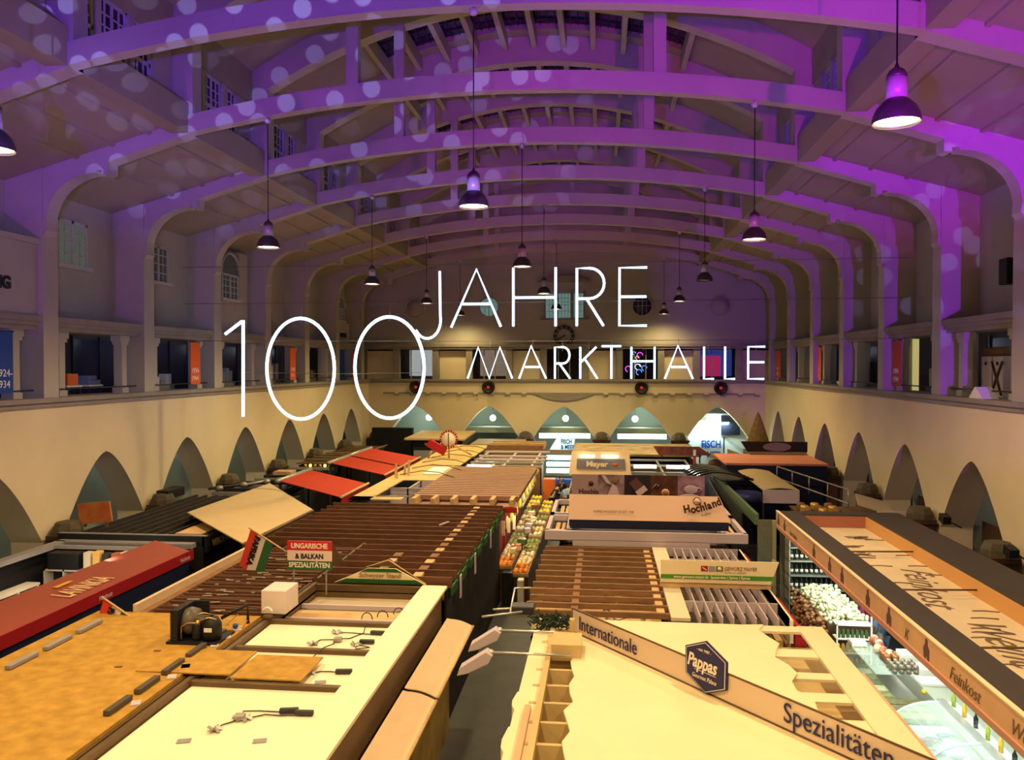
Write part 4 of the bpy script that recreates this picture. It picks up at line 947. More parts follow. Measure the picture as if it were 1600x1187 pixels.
area('maroon_stall_light', (-12.0, 17.3, 2.75), (2.0, 1.0), 45, (1, .85, .6), (math.radians(20), 0, 0))
for i in range(9):
    x = -12.5+i*.24
    nm_ = ('tall black bag','gold bag','cream bag','brown bag')[(i*3+2) % 4]
    tag(MB().obox((x, 18.95, 2.42), (.19, .22, .42+.05*math.sin(i*2))).build('coffee_bag', sackm[(i*3+2) % 4], bevel=.03), '%s on top of the dark cube shelving, %s from the left' % (nm_, ('first','second','third','fourth','fifth','sixth','seventh','eighth','ninth')[i]), 'bag', 'bags on the cube shelving')
tag(MB().box(-13.5, -12.7, 18.8, 19.15, 2.2, 2.6).build('black_case', black, bevel=.02), 'long black case at the left end of the cube shelving top', 'case')
for i in range(5):
    tag(MB().lathe((-13.42, 15.0+i*.16, 2.06), [(.045, 0), (.045, .2), (.018, .27), (.018, .34)], 8).build('bottle', goods[1]), 'small white-labelled bottle on the left side shelf of the maroon stall', 'bottle', 'white bottles in the maroon stall')
for i in range(6):
    tag(MB().obox((-11.95+i*.12, 18.9, 1.93), (.09, .2, .33)).build('book', goods[1] if i % 2 else sackm[2]), 'pale upright book in the cube shelving of the maroon stall', 'book', 'books in the cube shelving')
# ---------------- D2: black slatted roof of the next stall
V = thing('market_stall', 'black stall with black slatted roof and gold lettering', 'market stall', (-11.6, 23, 0))
body(V, -13.6, -10.05, 19.9, 26.5, 2.6, black)
MB().box(-13.6, -10.0, 19.95, 26.5, 2.3, 2.33).build('under_board', black, V)
for i in range(11):
    x = -13.6+i*.34; MB().box(x, x+.06, 19.95, 26.5, 2.70, 2.84).build('slat', mat('black_slat', (.035,.03,.03), .6, .3, 4), V)
for i in range(5): MB().box(-13.6, -10.05, 20.6+i*1.3, 20.66+i*1.3, 2.62, 2.70).build('cross_bar', grey_box, V)
MB().box(-13.95, -9.98, 19.86, 19.96, 2.45, 2.86).box(-10.05, -9.95, 19.86, 26.5, 2.45, 2.86).build('rim', black, V)
MB().box(-13.95, -9.95, 19.88, 19.98, 2.86, 2.88).build('rim_edge', grey_box, V)
MB().box(-10.9, -10.2, 20.1, 21.6, 2.85, 2.88).build('wood_patch', wood_l, V)
text('VERONICA B', .24, basis((-9.94, 20.2, 2.55), (0, 1, 0), (0, 0, 1)), 'lettering', mat('gold_ink', (.6,.45,.25), .5), V, ext=.004, bold=.008)
tag(MB().prism([(-14.05, 3.46), (-13.14, 3.55), (-13.06, 3.02), (-13.98, 2.9)], 'y', 20.8, 20.86).build('picture_board', mat('picture_red', (.35,.05,.03), .6, var=.6, scale=2.5, col2=(.55,.22,.05))), 'red and gold picture board leaning at the left arch', 'board')
tag(MB().box(-13.9, -13.84, 20.86, 20.92, 2.84, 3.4).box(-13.3, -13.24, 20.86, 20.92, 2.84, 3.4).build('easel', wood_m), 'wooden props behind the red and gold picture board', 'prop')
tag(MB().box(-14.3, -13.9, 25.2, 26.3, 2.86, 3.15).build('equipment_box', black, bevel=.02), 'black equipment box on the roof below the second left arch', 'box')
# ---------------- E: big tan canopy
E_ = thing('canopy', 'large tan slanting canopy sheet left of the brown slats', 'canopy', (-9.9, 22.5, 0))
cz = lambda x: 3.06 - (x+11.4)*.03
MB().quadslab((-11.4, 21.7, 3.1), (-11.4, 27.4, 3.1), (-8.36, 23.2, 2.98), (-8.42, 18.6, 2.98), -.03).build('sheet', canvas, E_)
MB().quadslab((-8.38, 18.6, 2.98), (-8.34, 23.2, 2.98), (-8.34, 23.2, 2.62), (-8.38, 18.6, 2.62), .03).build('valance', wall_brown, E_)
MB().tube([(-8.37, 18.6, 2.97), (-8.34, 23.2, 2.97)], .035, 6).build('front_bar', rail_brown, E_)
for x, y in ((-11.4, 21.9), (-11.4, 27.2), (-8.4, 19.9), (-8.4, 23.0)): MB().box(x-.04, x+.04, y-.04, y+.04, 0 if x > -9 else 2.88, 3.0).build('post', dark_metal, E_)
text('Traditionell', .42, basis((-9.15, 20.6, 3.02), (0, 1, 0), (-1, 0, .04)), 'lettering', mat('faded_ink', (.46,.33,.17), .8), E_, ext=.002, shear=.3)
# ---------------- G: red awnings
def red_awn(y0, y1, lbl, z=3.0):
    t = thing('awning', lbl, 'awning', (-9.9, (y0+y1)/2, 0), 'red awnings')
    sk = -2.6
    MB().quadslab((-11.4, y0+2.2, z+.06), (-11.4, y1+2.2, z+.06), (-8.45, y1, z-.12), (-8.45, y0, z-.12), -.02).build('fabric', awn_red, t)
    MB().quadslab((-8.42, y0, z-.1), (-8.42, y1, z-.1), (-8.42, y1, z-.38), (-8.42, y0, z-.38), .02).build('valance', mat('valance_red', (.4,.01,.02), .7), t)
    MB().tube([(-8.43, y0-.05, z-.1), (-8.43, y1+.05, z-.1)], .05, 8).build('front_bar', wood_l, t)
    MB().tube([(-11.42, y0+2.0, z+.08), (-11.42, y1+2.3, z+.08)], .09, 10).build('roller', grey_metal, t)
    for y in (y0+2.3, y1+2.1): MB().box(-11.46, -11.38, y-.04, y+.04, 0, z).build('post', dark_metal, t)
red_awn(26.1, 29.2, 'red awning nearest the camera, right of the tan canopy')
red_awn(31.6, 34.2, 'middle red awning, second from the camera')
red_awn(34.5, 37.8, 'farthest red awning, behind the middle one')
# ---------------- F: cluttered dark roofs between awnings and the left wall
F = thing('market_stall', 'dark roof frame of beams and pipes behind the tan canopy along the left wall', 'market stall', (-12.8, 30, 0))
body(F, -13.6, -11.6, 27.6, 35.5, 2.3, black)
for i in range(9): MB().box(-13.65, -11.6, 27.7+i*.9, 27.78+i*.9, 2.6, 2.74).build('cross_beam', dark_metal if i % 2 else grey_box, F)
for x in (-13.6, -13.0, -12.4, -11.7): MB().box(x, x+.08, 27.6, 35.5, 2.45, 2.6).build('long_beam', dark_metal, F)
for i in range(3): MB().tube([(-13.9+i*.8, 28+i, 2.8), (-12.2+i*.3, 31+i*1.2, 2.8)], .05, 8).build('pipe', grey_metal if i == 1 else dark_metal, F)
for i, y in enumerate((28.0, 28.9, 29.8)):
    tag(MB().lathe((-13.5+i*.5, y, 2.76), [(.12, 0), (.13, .1), (.08, .16), (0, .18)], 12).build('lamp_can', grey_metal), 'small round metal can on the dark beam roof, %s of three' % ('nearest','middle','farthest')[i], 'can', 'cans on the dark beam roof')
F2 = thing('market_stall', 'stall with rough brown thatch-like slat roof at the far left', 'market stall', (-12.5, 39, 0))
body(F2, -13.6, -11.6, 35.8, 43.5, 2.7, black)
for i in range(26): MB().obox((-12.6, 35.9+i*.3, 2.80+R.uniform(-.03, .03)), (2.1, .16, .05), rx=R.uniform(-.2, .2), rz=R.uniform(-.03, .03)).build('slat', mat('rough_slat', (.16,.11,.06), .8, .4, 3), F2)
MB().tube([(-11.5, 38.5, 2.9), (-11.5, 43.5, 2.9)], .04, 6).build('edge_bar', wood_m, F2)
bulbm = mat('warm_bulb', (1,.7,.2), .4, emit=(1, .62, .12), estr=3.0)
for i in range(6):
    tag(MB().ball((-12.9+i*.22, 34.94, 2.81), .07, 8, 6).build('golden_ball', bulbm if i in (1, 4) else MT['brass']), 'shiny golden ball on the roof edge before the rough slat roof', 'ball', 'golden balls by the far left roof')
tag(MB().box(-12.9, -12.2, 31.4, 32.0, 2.86, 3.0).build('carton', wood_l, bevel=.01), 'small tan carton on the dark beam roof', 'carton')
# ---------------- I: pink corrugated slats and yellow-roofed stall
P = thing('market_stall', 'stall with pinkish brown slat roof and red and white front beam', 'market stall', (-4.3, 29.5, 0))
b = MB(); b.box(-3.35, -3.3, 25.4, 33.8, 0, 2.8); b.build('side_panel', mat('maroon_wall', (.14,.03,.025), .6), P)
MB().box(-5.9, -2.85, 26.0, 33.9, 2.6, 2.64).build('under_board', wall_brown, P)
for i in range(18): MB().box(-6.05, -2.62, 26.2+i*.43, 26.5+i*.43, 2.86, 3.0).build('slat', pinkslat, P)
MB().box(-6.0, -2.62, 25.45, 26.15, 2.78, 2.8).build('front_ledge', pinkslat, P)
for i in range(6): MB().box(-5.95+i*.62, -5.82+i*.62, 25.4, 26.2, 2.8, 3.02).build('bracket', wood_l, P)
MB().box(-6.0, -2.6, 25.38, 25.44, 2.62, 2.78).build('red_beam', mat('red_beam', (.42,.02,.02), .5), P)
MB().box(-5.5, -4.7, 25.36, 25.38, 2.60, 2.66).box(-4.4, -3.6, 25.36, 25.38, 2.60, 2.66).build('white_dash', lilac, P)
for y in (25.6, 27.6): MB().box(-3.36, -3.22, y, y+.14, 0, 2.7).build('red_post', mat('post_red', (.35,.01,.015), .5), P)
for i in range(3): MB().obox((-3.05+i*.12, 25.55+i*.5, 2.1), (.09, .05, .45)).build('hanging_braid', cream_board, P)
Y_ = thing('market_stall', 'stall with yellowish board roof and open grey pits in the island middle', 'market stall', (-7, 34, 0))
body(Y_, -7.9, -6.05, 25.5, 43.5, 2.6, grey_box)
MB().box(-7.85, -6.1, 25.6, 43.4, 2.2, 2.23).build('pit_floor', mat('pit_blue', (.07,.07,.11), .7), Y_)
r_ = MB(); r_.box(-8.0, -7.3, 25.5, 43.5, 2.92, 2.96); r_.box(-8.0, -6.3, 25.5, 26.0, 2.92, 2.96); r_.build('edge_board', wood_y, Y_)
MB().box(-7.3, -6.05, 29.9, 34.2, 2.93, 2.96).build('roof_board', wood_y, Y_)
MB().box(-7.3, -5.95, 34.5, 38.0, 2.93, 2.96).build('roof_board', wood_y, Y_)
MB().box(-7.3, -5.9, 38.1, 43.4, 2.93, 2.96).build('roof_board', wood_y, Y_)
MB().box(-7.3, -6.1, 28.0, 28.05, 2.3, 2.92).box(-6.7, -6.65, 28.0, 29.9, 2.3, 2.92).build('white_divider', lilac, Y_)
MB().box(-6.6, -6.1, 29.85, 29.9, 2.3, 2.92).build('white_front', lilac, Y_)
MB().tube([(-7.4, 27.9, 2.95), (-6.1, 27.9, 2.95)], .02, 5).tube([(-7.4, 26.2, 2.95), (-6.1, 26.2, 2.95)], .02, 5).build('cross_tube', grey_metal, Y_)
for i in range(6):
    y = 31+i*2.0; a = [(-7.7, y, 3.0), (-6.9, y+.3, 3.12), (-6.2, y+.1, 3.1), (-5.4, y-.6, 2.98)]
    tag(MB().tube(a, .018, 5).build('roof_cable', rail_brown), 'thin brown cable arching over the yellowish board roof', 'cable', 'cables over the yellowish roof')
tag(MB().box(-6.9, -6.2, 31.4, 33.6, 2.98, 3.0).build('glass_skylight', mat('pale_glow', (.6,.7,.6), .4, emit=(.55,.62,.45), estr=.5)), 'pale lit panel in the yellowish board roof', 'panel')
t = thing('timber_props', 'upright timber offcuts standing on the yellowish roof beside the red awning', 'timber', (-7.6, 31, 2.96))
for x, y, h in ((-7.75, 30.6, .5), (-7.55, 31.2, .35), (-7.35, 31.0, .6), (-7.62, 30.2, .2)): MB().obox((x, y, 2.96+h/2), (.08, .08, h), ry=.05).build('offcut', wood_l, t)
CS = thing('round_sign', 'round white disc sign with red toothed rim on a stand', 'sign', (-6.93, 37.1, 2.96))
MB().lathe((-6.93, 37.1, 3.82), [(.34, -.02), (.34, .02)], 28, axis='y').build('disc', sign_white, CS)
m = MB()
for k in range(20): a = k*math.pi/10; m.obox((-6.93+.38*math.cos(a), 37.1, 3.82+.38*math.sin(a)), (.1, .07, .07), ry=-a)
m.build('toothed_rim', MT['post_red'], CS)
MB().box(-6.96, -6.92, 37.05, 37.08, 3.5, 4.1).build('pointer', rail_brown, CS)
MB().obox((-7.5, 37.2, 3.45), (.9, .3, .35), ry=.5).build('red_bracket', MT['valance_red'], CS)
MB().tube([(-6.93, 37.15, 2.96), (-6.93, 37.15, 3.5)], .05, 6).tube([(-7.9, 37.1, 2.96), (-7.7, 37.1, 3.3)], .05, 6).tube([(-6.6, 37.2, 3.5), (-5.9, 37.3, 3.1)], .05, 6).build('strut', wood_l, CS)
Q = thing('market_stall', 'stall with open lilac grid roof over lit shelves', 'market stall', (-4.2, 38, 0))
for y in (34.3, 35.6, 36.8, 38.2, 40.2): MB().box(-5.7, -2.5, y, y+.25, 2.9, 2.98).build('grid_bar', lilac if y > 36 else steel, Q)
for x in (-5.6, -4.2, -3.0): MB().box(x, x+.08, 34.3, 41, 2.85, 2.92).build('long_bar', lilac, Q)
MB().box(-5.8, -3.3, 34.4, 34.45, .9, 2.8).build('rear_panel', wall_brown, Q); MB().box(-5.6, -3.3, 34.5, 41, 1.2, 1.24).build('counter', steel, Q)
MB().tube([(-5.6, 34.25, 2.98), (-4.6, 34.25, 2.98)], .05, 8).build('lit_tube', tube_glow, Q)
for i in range(22): tag(MB().ball((-5.4+R.random()*2.5, 35.2+R.random()*5, 2.3), .12, 7, 5, sz=1.3).build('hanging_jar', [MT['brass'], sackm[3], sackm[1]][i % 3]), 'amber jar seen through the lilac grid roof', 'jar', 'jars under the grid roof')
T = thing('market_stall', 'far timber-topped stall in front of the end wall arches', 'market stall', (-4.5, 43.5, 0))
body(T, -5.8, -3.0, 42.0, 44.5, 2.8, wood_m)
for y in (42.0, 43.2, 44.3): MB().box(-5.85, -2.95, y, y+.16, 2.8, 3.1).build('beam', wood_m if y < 43 else wood_l, T)
J = thing('kiosk', 'black kiosk with flat yellowish roof before the leftmost end arch', 'kiosk', (-9, 46.5, 0))
body(J, -10.4, -7.5, 44.3, 49.4, 3.1, black)
MB().prism([(-10.7, 44.1), (-7.4, 44.1), (-7.6, 49.6), (-10.9, 49.6)], 'z', 3.12, 3.22).build('roof', wood_y, J)
MB().box(-10.2, -8.1, 44.2, 44.26, 1.2, 2.55).build('grey_shutter', grey_box, J)
text('lo', .6, face_cam(-8.75, 44.2, 2.6), 'lettering', sign_white, J, bold=.01)
text('Vini', .22, face_cam(-9.6, 44.2, 2.82), 'lettering', lilac, J)
tag(MB().box(-13.9, -11.4, 49.0, 49.45, 0, 3.4).build('black_booth', black), 'black booth wall filling the leftmost end arch', 'booth')
tag(MB().box(-7.3, -4.6, 46.2, 49.5, 0, 2.5).box(-7.4, -4.5, 46.1, 49.5, 2.5, 2.75).build('grey_booth', mat('booth_tan', (.35,.30,.22), .7)), 'plain tan booth before the second end arch', 'booth')
# ---------------- N: big stall under the diagonal sign (nearest right)
N_ = thing('market_stall', 'nearest right stall with large cream board roof and torn edges', 'market stall', (1.6, 11, 0))
body(N_, -1.1, 3.65, 5.5, 14.4, 2.35, wood_y)
MB().box(-1.05, 3.9, 5.5, 14.4, 2.36, 2.4).build('lower_deck', wood_y, N_)
def wavy(x, amp, y0, y1, n, seed):
    r = random.Random(seed); return [(x + amp*math.sin(i*2.1+seed)*r.uniform(.3, 1), y0+(y1-y0)*i/n) for i in range(n+1)]
le_ = wavy(-.42, .07, 5.5, 14.35, 30, 1); ri_ = [(2.62, 5.5)] + [(2.72+.1*math.sin(i*1.7), 9.6+i*.32) for i in range(16)] + [(2.4, 14.35)]
MB().prism(le_[::-1] + [(le_[0][0], 5.5)] + ri_, 'z', 2.74, 2.78).build('roof_sheet', cream_board, N_)
MB().box(3.3, 3.72, 5.5, 14.4, 2.72, 2.77).build('right_board', cream_board, N_)
MB().box(2.3, 3.3, 14.1, 14.4, 2.72, 2.76).build('corner_board', cream_board, N_)
for y, l in ((13.3, .35), (12.3, .25), (11.55, .3), (10.7, .35), (9.8, .5)): MB().box(2.3, 3.3, y-l, y, 2.70, 2.74).build('bridging_board', cream_board, N_)
MB().box(3.74, 3.95, 5.5, 12.9, 2.45, 2.55).build('outer_shelf', fein_tan, N_)
for i in range(14): MB().box(-.95, -.3, 6.0+i*.6, 6.06+i*.6, 2.4, 2.74).build('joist', wood_y, N_)
MB().box(-1.12, -.82, 5.5, 14.2, 2.68, 2.73).build('left_board', cream_board, N_)
MB().box(-.84, -.76, 5.5, 14.2, 2.66, 2.80).build('edge_batten', wood_y, N_)
MB().box(-.98, -.90, 5.5, 10.6, 2.73, 2.80).build('pink_batten', fein_tan, N_)
for y0, y1 in ((8.0, 9.0), (9.4, 10.1), (10.6, 11.2)):
    MB().prism([(-1.12, y0), (-1.17, y0+.15), (-1.18, (y0+y1)/2), (-1.14, y1), (-1.12, y1)], 'z', 2.3, 2.72).build('wavy_fringe', cream_board, N_)
MB().box(-.5, -.42, 13.1, 13.2, 2.78, 3.15).build('post', wood_y, N_); MB().box(-.75, -.3, 12.4, 13.0, 2.74, 2.98).build('end_block', wood_y, N_)
# greenery clump
m = MB()
for i in range(260):
    a, r = R.uniform(0, 6.28), R.uniform(0, .42)**1.0
    x, y, z = -.85+r*.9*math.cos(a), 13.95+r*.8*math.sin(a), 2.78+R.uniform(0, .16)
    m.obox((x, y, z), (.10, .02, .015), rx=R.uniform(-1, 1), ry=R.uniform(-.8, .8), rz=R.uniform(0, 3))
tag(m.build('fir_greenery', mat('fir_green', (.015,.03,.02), .8)), 'dark clump of fir greenery on the near corner of the right stalls', 'greenery', kind='stuff')
# clip-on sign lamps
for i, (y, lbl) in enumerate(((13.35, 'farther'), (12.3, 'nearer'))):
    t = thing('arm_lamp', '%s of two pale lamps on long arms over the aisle' % lbl, 'lamp', (-.5, y, 2.8), 'arm lamps over the aisle')
    MB().tube([(-.45, y, 2.86), (-1.65, y, 2.86)], .022, 8).build('arm', steel, t)
    MB().ball((-1.65, y, 2.86), .05, 10, 6).build('joint', steel, t)
    MB().prism([(-1.62, 2.84), (-1.72, 2.90), (-2.12, 2.64), (-2.16, 2.52), (-2.0, 2.56), (-1.68, 2.72)], 'y', y-.11, y+.11).build('lamp_head', lilac, t, bevel=.01)
t = thing('bracket_lamp', 'small dark bracket lamp at the corner above the aisle end of the slatted roof', 'lamp', (-1.4, 14.9, 2.7))
MB().box(-1.6, -1.2, 14.7, 15.0, 2.72, 2.86).build('housing', dark_metal, t, bevel=.02)
MB().tube([(-1.4, 14.85, 2.8), (-1.95, 14.75, 2.78)], .02, 6).tube([(-1.4, 14.6, 2.8), (-2.1, 14.4, 2.75)], .02, 6).tube([(-1.62, 14.6, 2.75), (-1.62, 15.4, 3.0), (-1.3, 15.4, 3.02)], .02, 6).build('arm', steel, t)
# diagonal sign
a = Vector((-.45, 13.65, 0)); b = Vector((3.57, 8.55, 0)); dv = (b-a).normalized(); nv = Vector((dv.y, -dv.x, 0))
if nv.y > 0: nv = -nv
L_ = (b-a).length
DS = thing('diagonal_sign', 'long pale board sign crossing the near right roof, reading Internationale Spezialitäten', 'sign', (1.2, 11.8, 2.78))
MB().quadslab(a+Vector((0,0,2.80)), b+Vector((0,0,2.80)), b+Vector((0,0,3.18)), a+Vector((0,0,3.18)), .03).build('board', mat('sign_beige', (.66,.52,.40), .5), DS)
MB().tube([a+nv*.03+Vector((0,0,3.18)), b+nv*.03+Vector((0,0,3.18))], .014, 5).tube([a+nv*.03+Vector((0,0,2.80)), b+nv*.03+Vector((0,0,2.80))], .014, 5).tube([a+nv*.03+Vector((0,0,2.80)), a+nv*.03+Vector((0,0,3.18))], .014, 5).build('edge_trim', rail_brown, DS)
MB().quadslab(a+Vector((0,0,2.79)), b+Vector((0,0,2.79)), b+nv*.12+Vector((0,0,2.79)), a+nv*.12+Vector((0,0,2.79)), .02).build('foot_ledge', cream_board, DS)
def on_sign(s, z): return basis(a + dv*s + nv*.05 + Vector((0,0,z)), dv, (0,0,1))
text('Internationale', .31, on_sign(.2, 2.89), 'lettering', navy_ink, DS, ext=.003, sx=.83)
text('Spezialitäten', .34, on_sign(4.33, 2.90), 'lettering', navy_ink, DS, ext=.003, sx=.86)
PB = thing('hexagon_badge', 'navy hexagonal badge with script lettering fixed to the diagonal sign', 'badge', tuple(a+dv*3.07+nv*.08+Vector((0,0,2.8))))
hx = [(0, .355), (.38, .18), (.37, -.19), (0, -.355), (-.37, -.18), (-.38, .19)]
hc = a + dv*3.07 + Vector((0,0,3.16))
def hexm(sc_, off, th, m_, nm_):
    M = basis(hc + nv*off, dv, (0,0,1)); mm = MB()
    P1 = [M @ Vector((x*sc_, z*sc_, 0)) for x, z in hx]; P2 = [p + nv*th for p in P1]
    n6 = 6; mm.add(P1+P2, [tuple(range(6)), tuple(range(11, 5, -1))] + [(i, (i+1) % 6, 6+(i+1) % 6, 6+i) for i in range(6)]); mm.build(nm_, m_, PB)
hexm(1.0, .05, .03, navy_ink, 'board'); hexm(.95, .081, .003, sign_white, 'rim_line'); hexm(.92, .085, .003, navy_ink, 'inner_field')
MH = lambda x, z, r=0: basis(hc + nv*.092, dv, (0,0,1)) @ Matrix.Translation((x, z, 0)) @ Matrix.Rotation(r, 4, 'Z')
text('Pappas', .25, MH(-.33, -.04, .0), 'lettering', sign_white, PB, ext=.002, shear=.3, bold=.006, sx=.78)
text('Gourmet Palace', .085, MH(-.24, -.18, 0), 'lettering', sign_white, PB, ext=.002, shear=.3, sx=.8)
text('- seit 1987 -', .055, MH(-.15, .2, 0), 'lettering', sign_white, PB, ext=.002)
MB().quadslab(*[MH(x, z) @ Vector((0,0,0)) for x, z in ((-.2, -.065), (.2, -.065), (.2, -.072), (-.2, -.072))], .002).build('underline', sign_white, PB)
# ---------------- L: slatted timber roof, right island
Ls = thing('market_stall', 'stall with light brown timber slat roof right of the main aisle', 'market stall', (-.05, 18, 0))
body(Ls, -1.3, 1.15, 14.6, 20.15, 2.35, wall_brown)
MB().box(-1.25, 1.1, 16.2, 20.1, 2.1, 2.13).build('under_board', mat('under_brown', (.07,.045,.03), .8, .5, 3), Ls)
MB().box(-1.25, 1.1, 14.65, 16.2, 2.45, 2.5).build('yellow_deck', wood_y, Ls)
for i in range(12):
    y = 14.75 + i*.475
    MB().box(-1.4+.02*(i % 3), 1.2, y, y+.07, 2.70, 2.80).build('slat', wood_m, Ls)
    if i < 11:
        MB().box(-.55, -.42, y+.07, y+.475, 2.68, 2.76).build('spacer_block', wood_m, Ls); MB().box(1.0, 1.14, y+.06, y+.475, 2.68, 2.76).build('spacer_block', wood_l, Ls)
m = MB()
for i in range(90): m.obox((R.uniform(-1.1, 1.0), R.uniform(16.3, 20.0), 2.2), (R.uniform(.05, .2), R.uniform(.05, .1), .1), rz=R.random())
tag(m.build('stored_clutter', mat('clutter', (.28,.20,.13), .7, .8, 5, col2=(.04,.03,.03))), 'jumble of small stored goods seen between the light brown slats', 'clutter', kind='stuff')
for i, (x, y) in enumerate(((-.25, 15.0), (.1, 15.3), (.75, 14.95))):
    t = thing('spot_fitting', 'small pale lamp fitting on the slats near the corner, %s of three' % ('left','middle','right')[i], 'lamp fitting', (x, y, 2.5), 'fittings on the light brown slats')
    MB().lathe((x, y, 2.5), [(.03, 0), (.04, .1), (.07, .16), (.05, .2)], 10).build('holder', steel, t)
    MB().tube([(x, y, 2.6), (x+.2, y-.1, 2.52), (x+.4, y+.1, 2.52), (x+.5, y, 2.6)], .008, 5).build('lead', dark_metal, t)
# ---------------- M: white louvred stall
Gs = thing('market_stall', 'stall with white louvred grid roof and red rounded side', 'market stall', (2.3, 18, 0))
body(Gs, 1.25, 3.3, 14.6, 20.15, 2.1, wall_brown)
MB().box(1.22, 1.55, 14.55, 20.15, 2.74, 2.8).build('wide_board', mat('louvre_board', (.66,.58,.44), .6), Gs)
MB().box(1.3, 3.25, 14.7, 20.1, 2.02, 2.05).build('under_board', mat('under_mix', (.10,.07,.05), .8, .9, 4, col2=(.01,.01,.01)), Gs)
for i in range(9):
    x = 1.72 + i*.19; MB().box(x, x+.022, 14.65, 20.15, 2.60, 2.80).build('louvre', lilac, Gs)
for y in (15.6, 19.0, 20.1): MB().box(1.55, 3.3, y, y+.025, 2.6, 2.80).build('cross_blade', lilac, Gs)
MB().box(3.24, 3.30, 14.6, 20.15, 2.4, 2.8).build('edge_blade', white_panel, Gs)
MB().prism([(3.33, 2.72), (3.42, 2.70), (3.5, 2.5), (3.52, 2.2), (3.33, 2.2)], 'y', 14.6, 16.4).prism([(3.33, 2.72), (3.42, 2.70), (3.5, 2.5), (3.52, 2.2), (3.33, 2.2)], 'y', 17.2, 20.15).build('red_rounded_side', MT['red_beam'], Gs)
for i in range(5):
    tag(MB().box(2.5+i*.19, 2.62+i*.19, 14.9, 15.5, 2.1, 2.35).build('storage_carton', [wood_l, cream_board, black][i % 3]), 'small carton standing between the white louvres, front row', 'carton', 'cartons between the louvres')
S = thing('shop_sign', 'cream sign with green strip and small square logos over the louvred roof', 'sign', (2.3, 16.5, 2.8))
MB().prism([(1.17, 2.92), (3.28, 2.92), (3.44, 3.36), (1.17, 3.36)], 'y', 16.47, 16.5).build('board', cream_board, S)
MB().prism([(1.17, 3.0), (3.31, 3.0), (3.34, 3.08), (1.17, 3.08)], 'y', 16.455, 16.47).build('green_strip', mat('strip_green', (.06,.25,.02), .5), S)
MB().box(1.95, 2.08, 16.455, 16.47, 3.16, 3.26).build('red_logo', MT['red_lip'] if 'red_lip' in MT else red_lip, S)
MB().box(2.10, 2.22, 16.455, 16.47, 3.16, 3.26).build('grey_logo', grey_box, S); MB().box(2.24, 2.37, 16.455, 16.47, 3.16, 3.26).build('green_logo', mat('logo_green', (.12,.15,.05), .5), S)
MB().lathe((2.305, 16.455, 3.21), [(.04, 0), (.04, -.005)], 14, axis='y').obox((2.015, 16.45, 3.21), (.09, .005, .02), ry=.6).build('logo_mark', cream_board, S)
text('GEWÜRZ MAYER', .105, face_cam(2.4, 16.455, 3.18), 'lettering', MT['sign_brown_ink'], S, ext=.002, sx=.78)
text('Gewürze - Tee - Spezialitäten', .035, face_cam(2.4, 16.455, 3.135), 'lettering', grey_box, S, ext=.002)
text('www.gewuerz-mayer.de  Spezereien | Spices | Épices', .07, face_cam(1.42, 16.45, 3.018), 'lettering', cream_board, S, ext=.002, sx=.98, bold=.002)
MB().box(1.16, 3.3, 16.5, 16.56, 2.82, 2.92).build('foot_rail', wood_l, S)
MB().quadslab((3.32, 16.5, 2.9), (3.44, 16.5, 3.36), (3.44, 17.0, 3.3), (3.32, 17.0, 2.9), .02).build('return_panel', mat('pale_green', (.25,.30,.20), .6), S)
# ---------------- coffee stall with photo boards
Hs = thing('market_stall', 'stall with lilac tray roof edges carrying the coffee picture boards', 'market stall', (1.1, 23, 0))
body(Hs, -1.1, 3.2, 20.6, 25.8, 2.7, wood_m)
MB().box(-1.0, 3.1, 20.8, 25.8, 2.7, 2.74).build('deck', shade_dark, Hs)
MB().box(-1.38, 3.5, 20.2, 20.3, 2.92, 3.14).box(-.7, 2.6, 20.2, 20.3, 2.78, 2.93).build('front_fascia', lilac, Hs)
MB().box(-.9, 3.0, 20.34, 20.4, 3.0, 3.14).build('navy_slot', navy, Hs)
for x0, x1, s_ in ((-1.38, -.75, 'left'), (2.9, 3.5, 'right')):
    for y0, y1 in ((20.3, 22.4), (22.7, 25.0)):
        f = MB(); f.box(x0, x0+.1, y0, y1, 3.0, 3.14); f.box(x1-.1, x1, y0, y1, 3.0, 3.14); f.box(x0, x1, y0, y0+.12, 3.0, 3.14); f.box(x0, x1, y1-.12, y1, 3.0, 3.14)
        f.build('tray_frame', lilac, Hs)
        MB().box(x0+.1, x1-.1, y0+.1, y1-.1, 2.85, 2.88).build('tray_bottom', shade_dark, Hs)
        MB().box(x0+.2, x0+.3, y0+.25, y1-.25, 2.88, 2.98).box(x0+.36, x0+.44, y0+.25, y1-.25, 2.88, 2.98).build('tray_strip', wood_l, Hs)
MB().tube([(-.82, 20.4, 3.16), (-.82, 25.2, 3.16)], .05, 6).build('corner_tube', lilac, Hs)
S = thing('shop_sign', 'long pink-cream board with curved brown coffee lettering', 'sign', (1.1, 20.6, 3.14))
MB().quadslab((-.80, 20.55, 3.36), (3.15, 20.55, 3.36), (2.88, 20.7, 3.97), (-.80, 20.7, 3.97), -.03).build('board', mat('sign_rose', (.72,.50,.40), .5), S)
MB().box(-.8, 3.1, 20.58, 20.62, 3.14, 3.36).build('stand', navy, S)
for i, (ch, x, z, r) in enumerate((('H', 2.02, 3.58, .22), ('o', 2.19, 3.58, .22), ('c', 2.31, 3.61, .25), ('h', 2.42, 3.635, .28), ('l', 2.54, 3.67, .32), ('a', 2.60, 3.685, .34), ('n', 2.71, 3.73, .36), ('d', 2.82, 3.77, .4))):
    text(ch, .26, face_cam(x, 20.5, z) @ Matrix.Rotation(r, 4, 'Z'), 'lettering', mat('coffee_ink', (.06,.02,.015), .5), S, ext=.002, bold=.012, sx=.85)
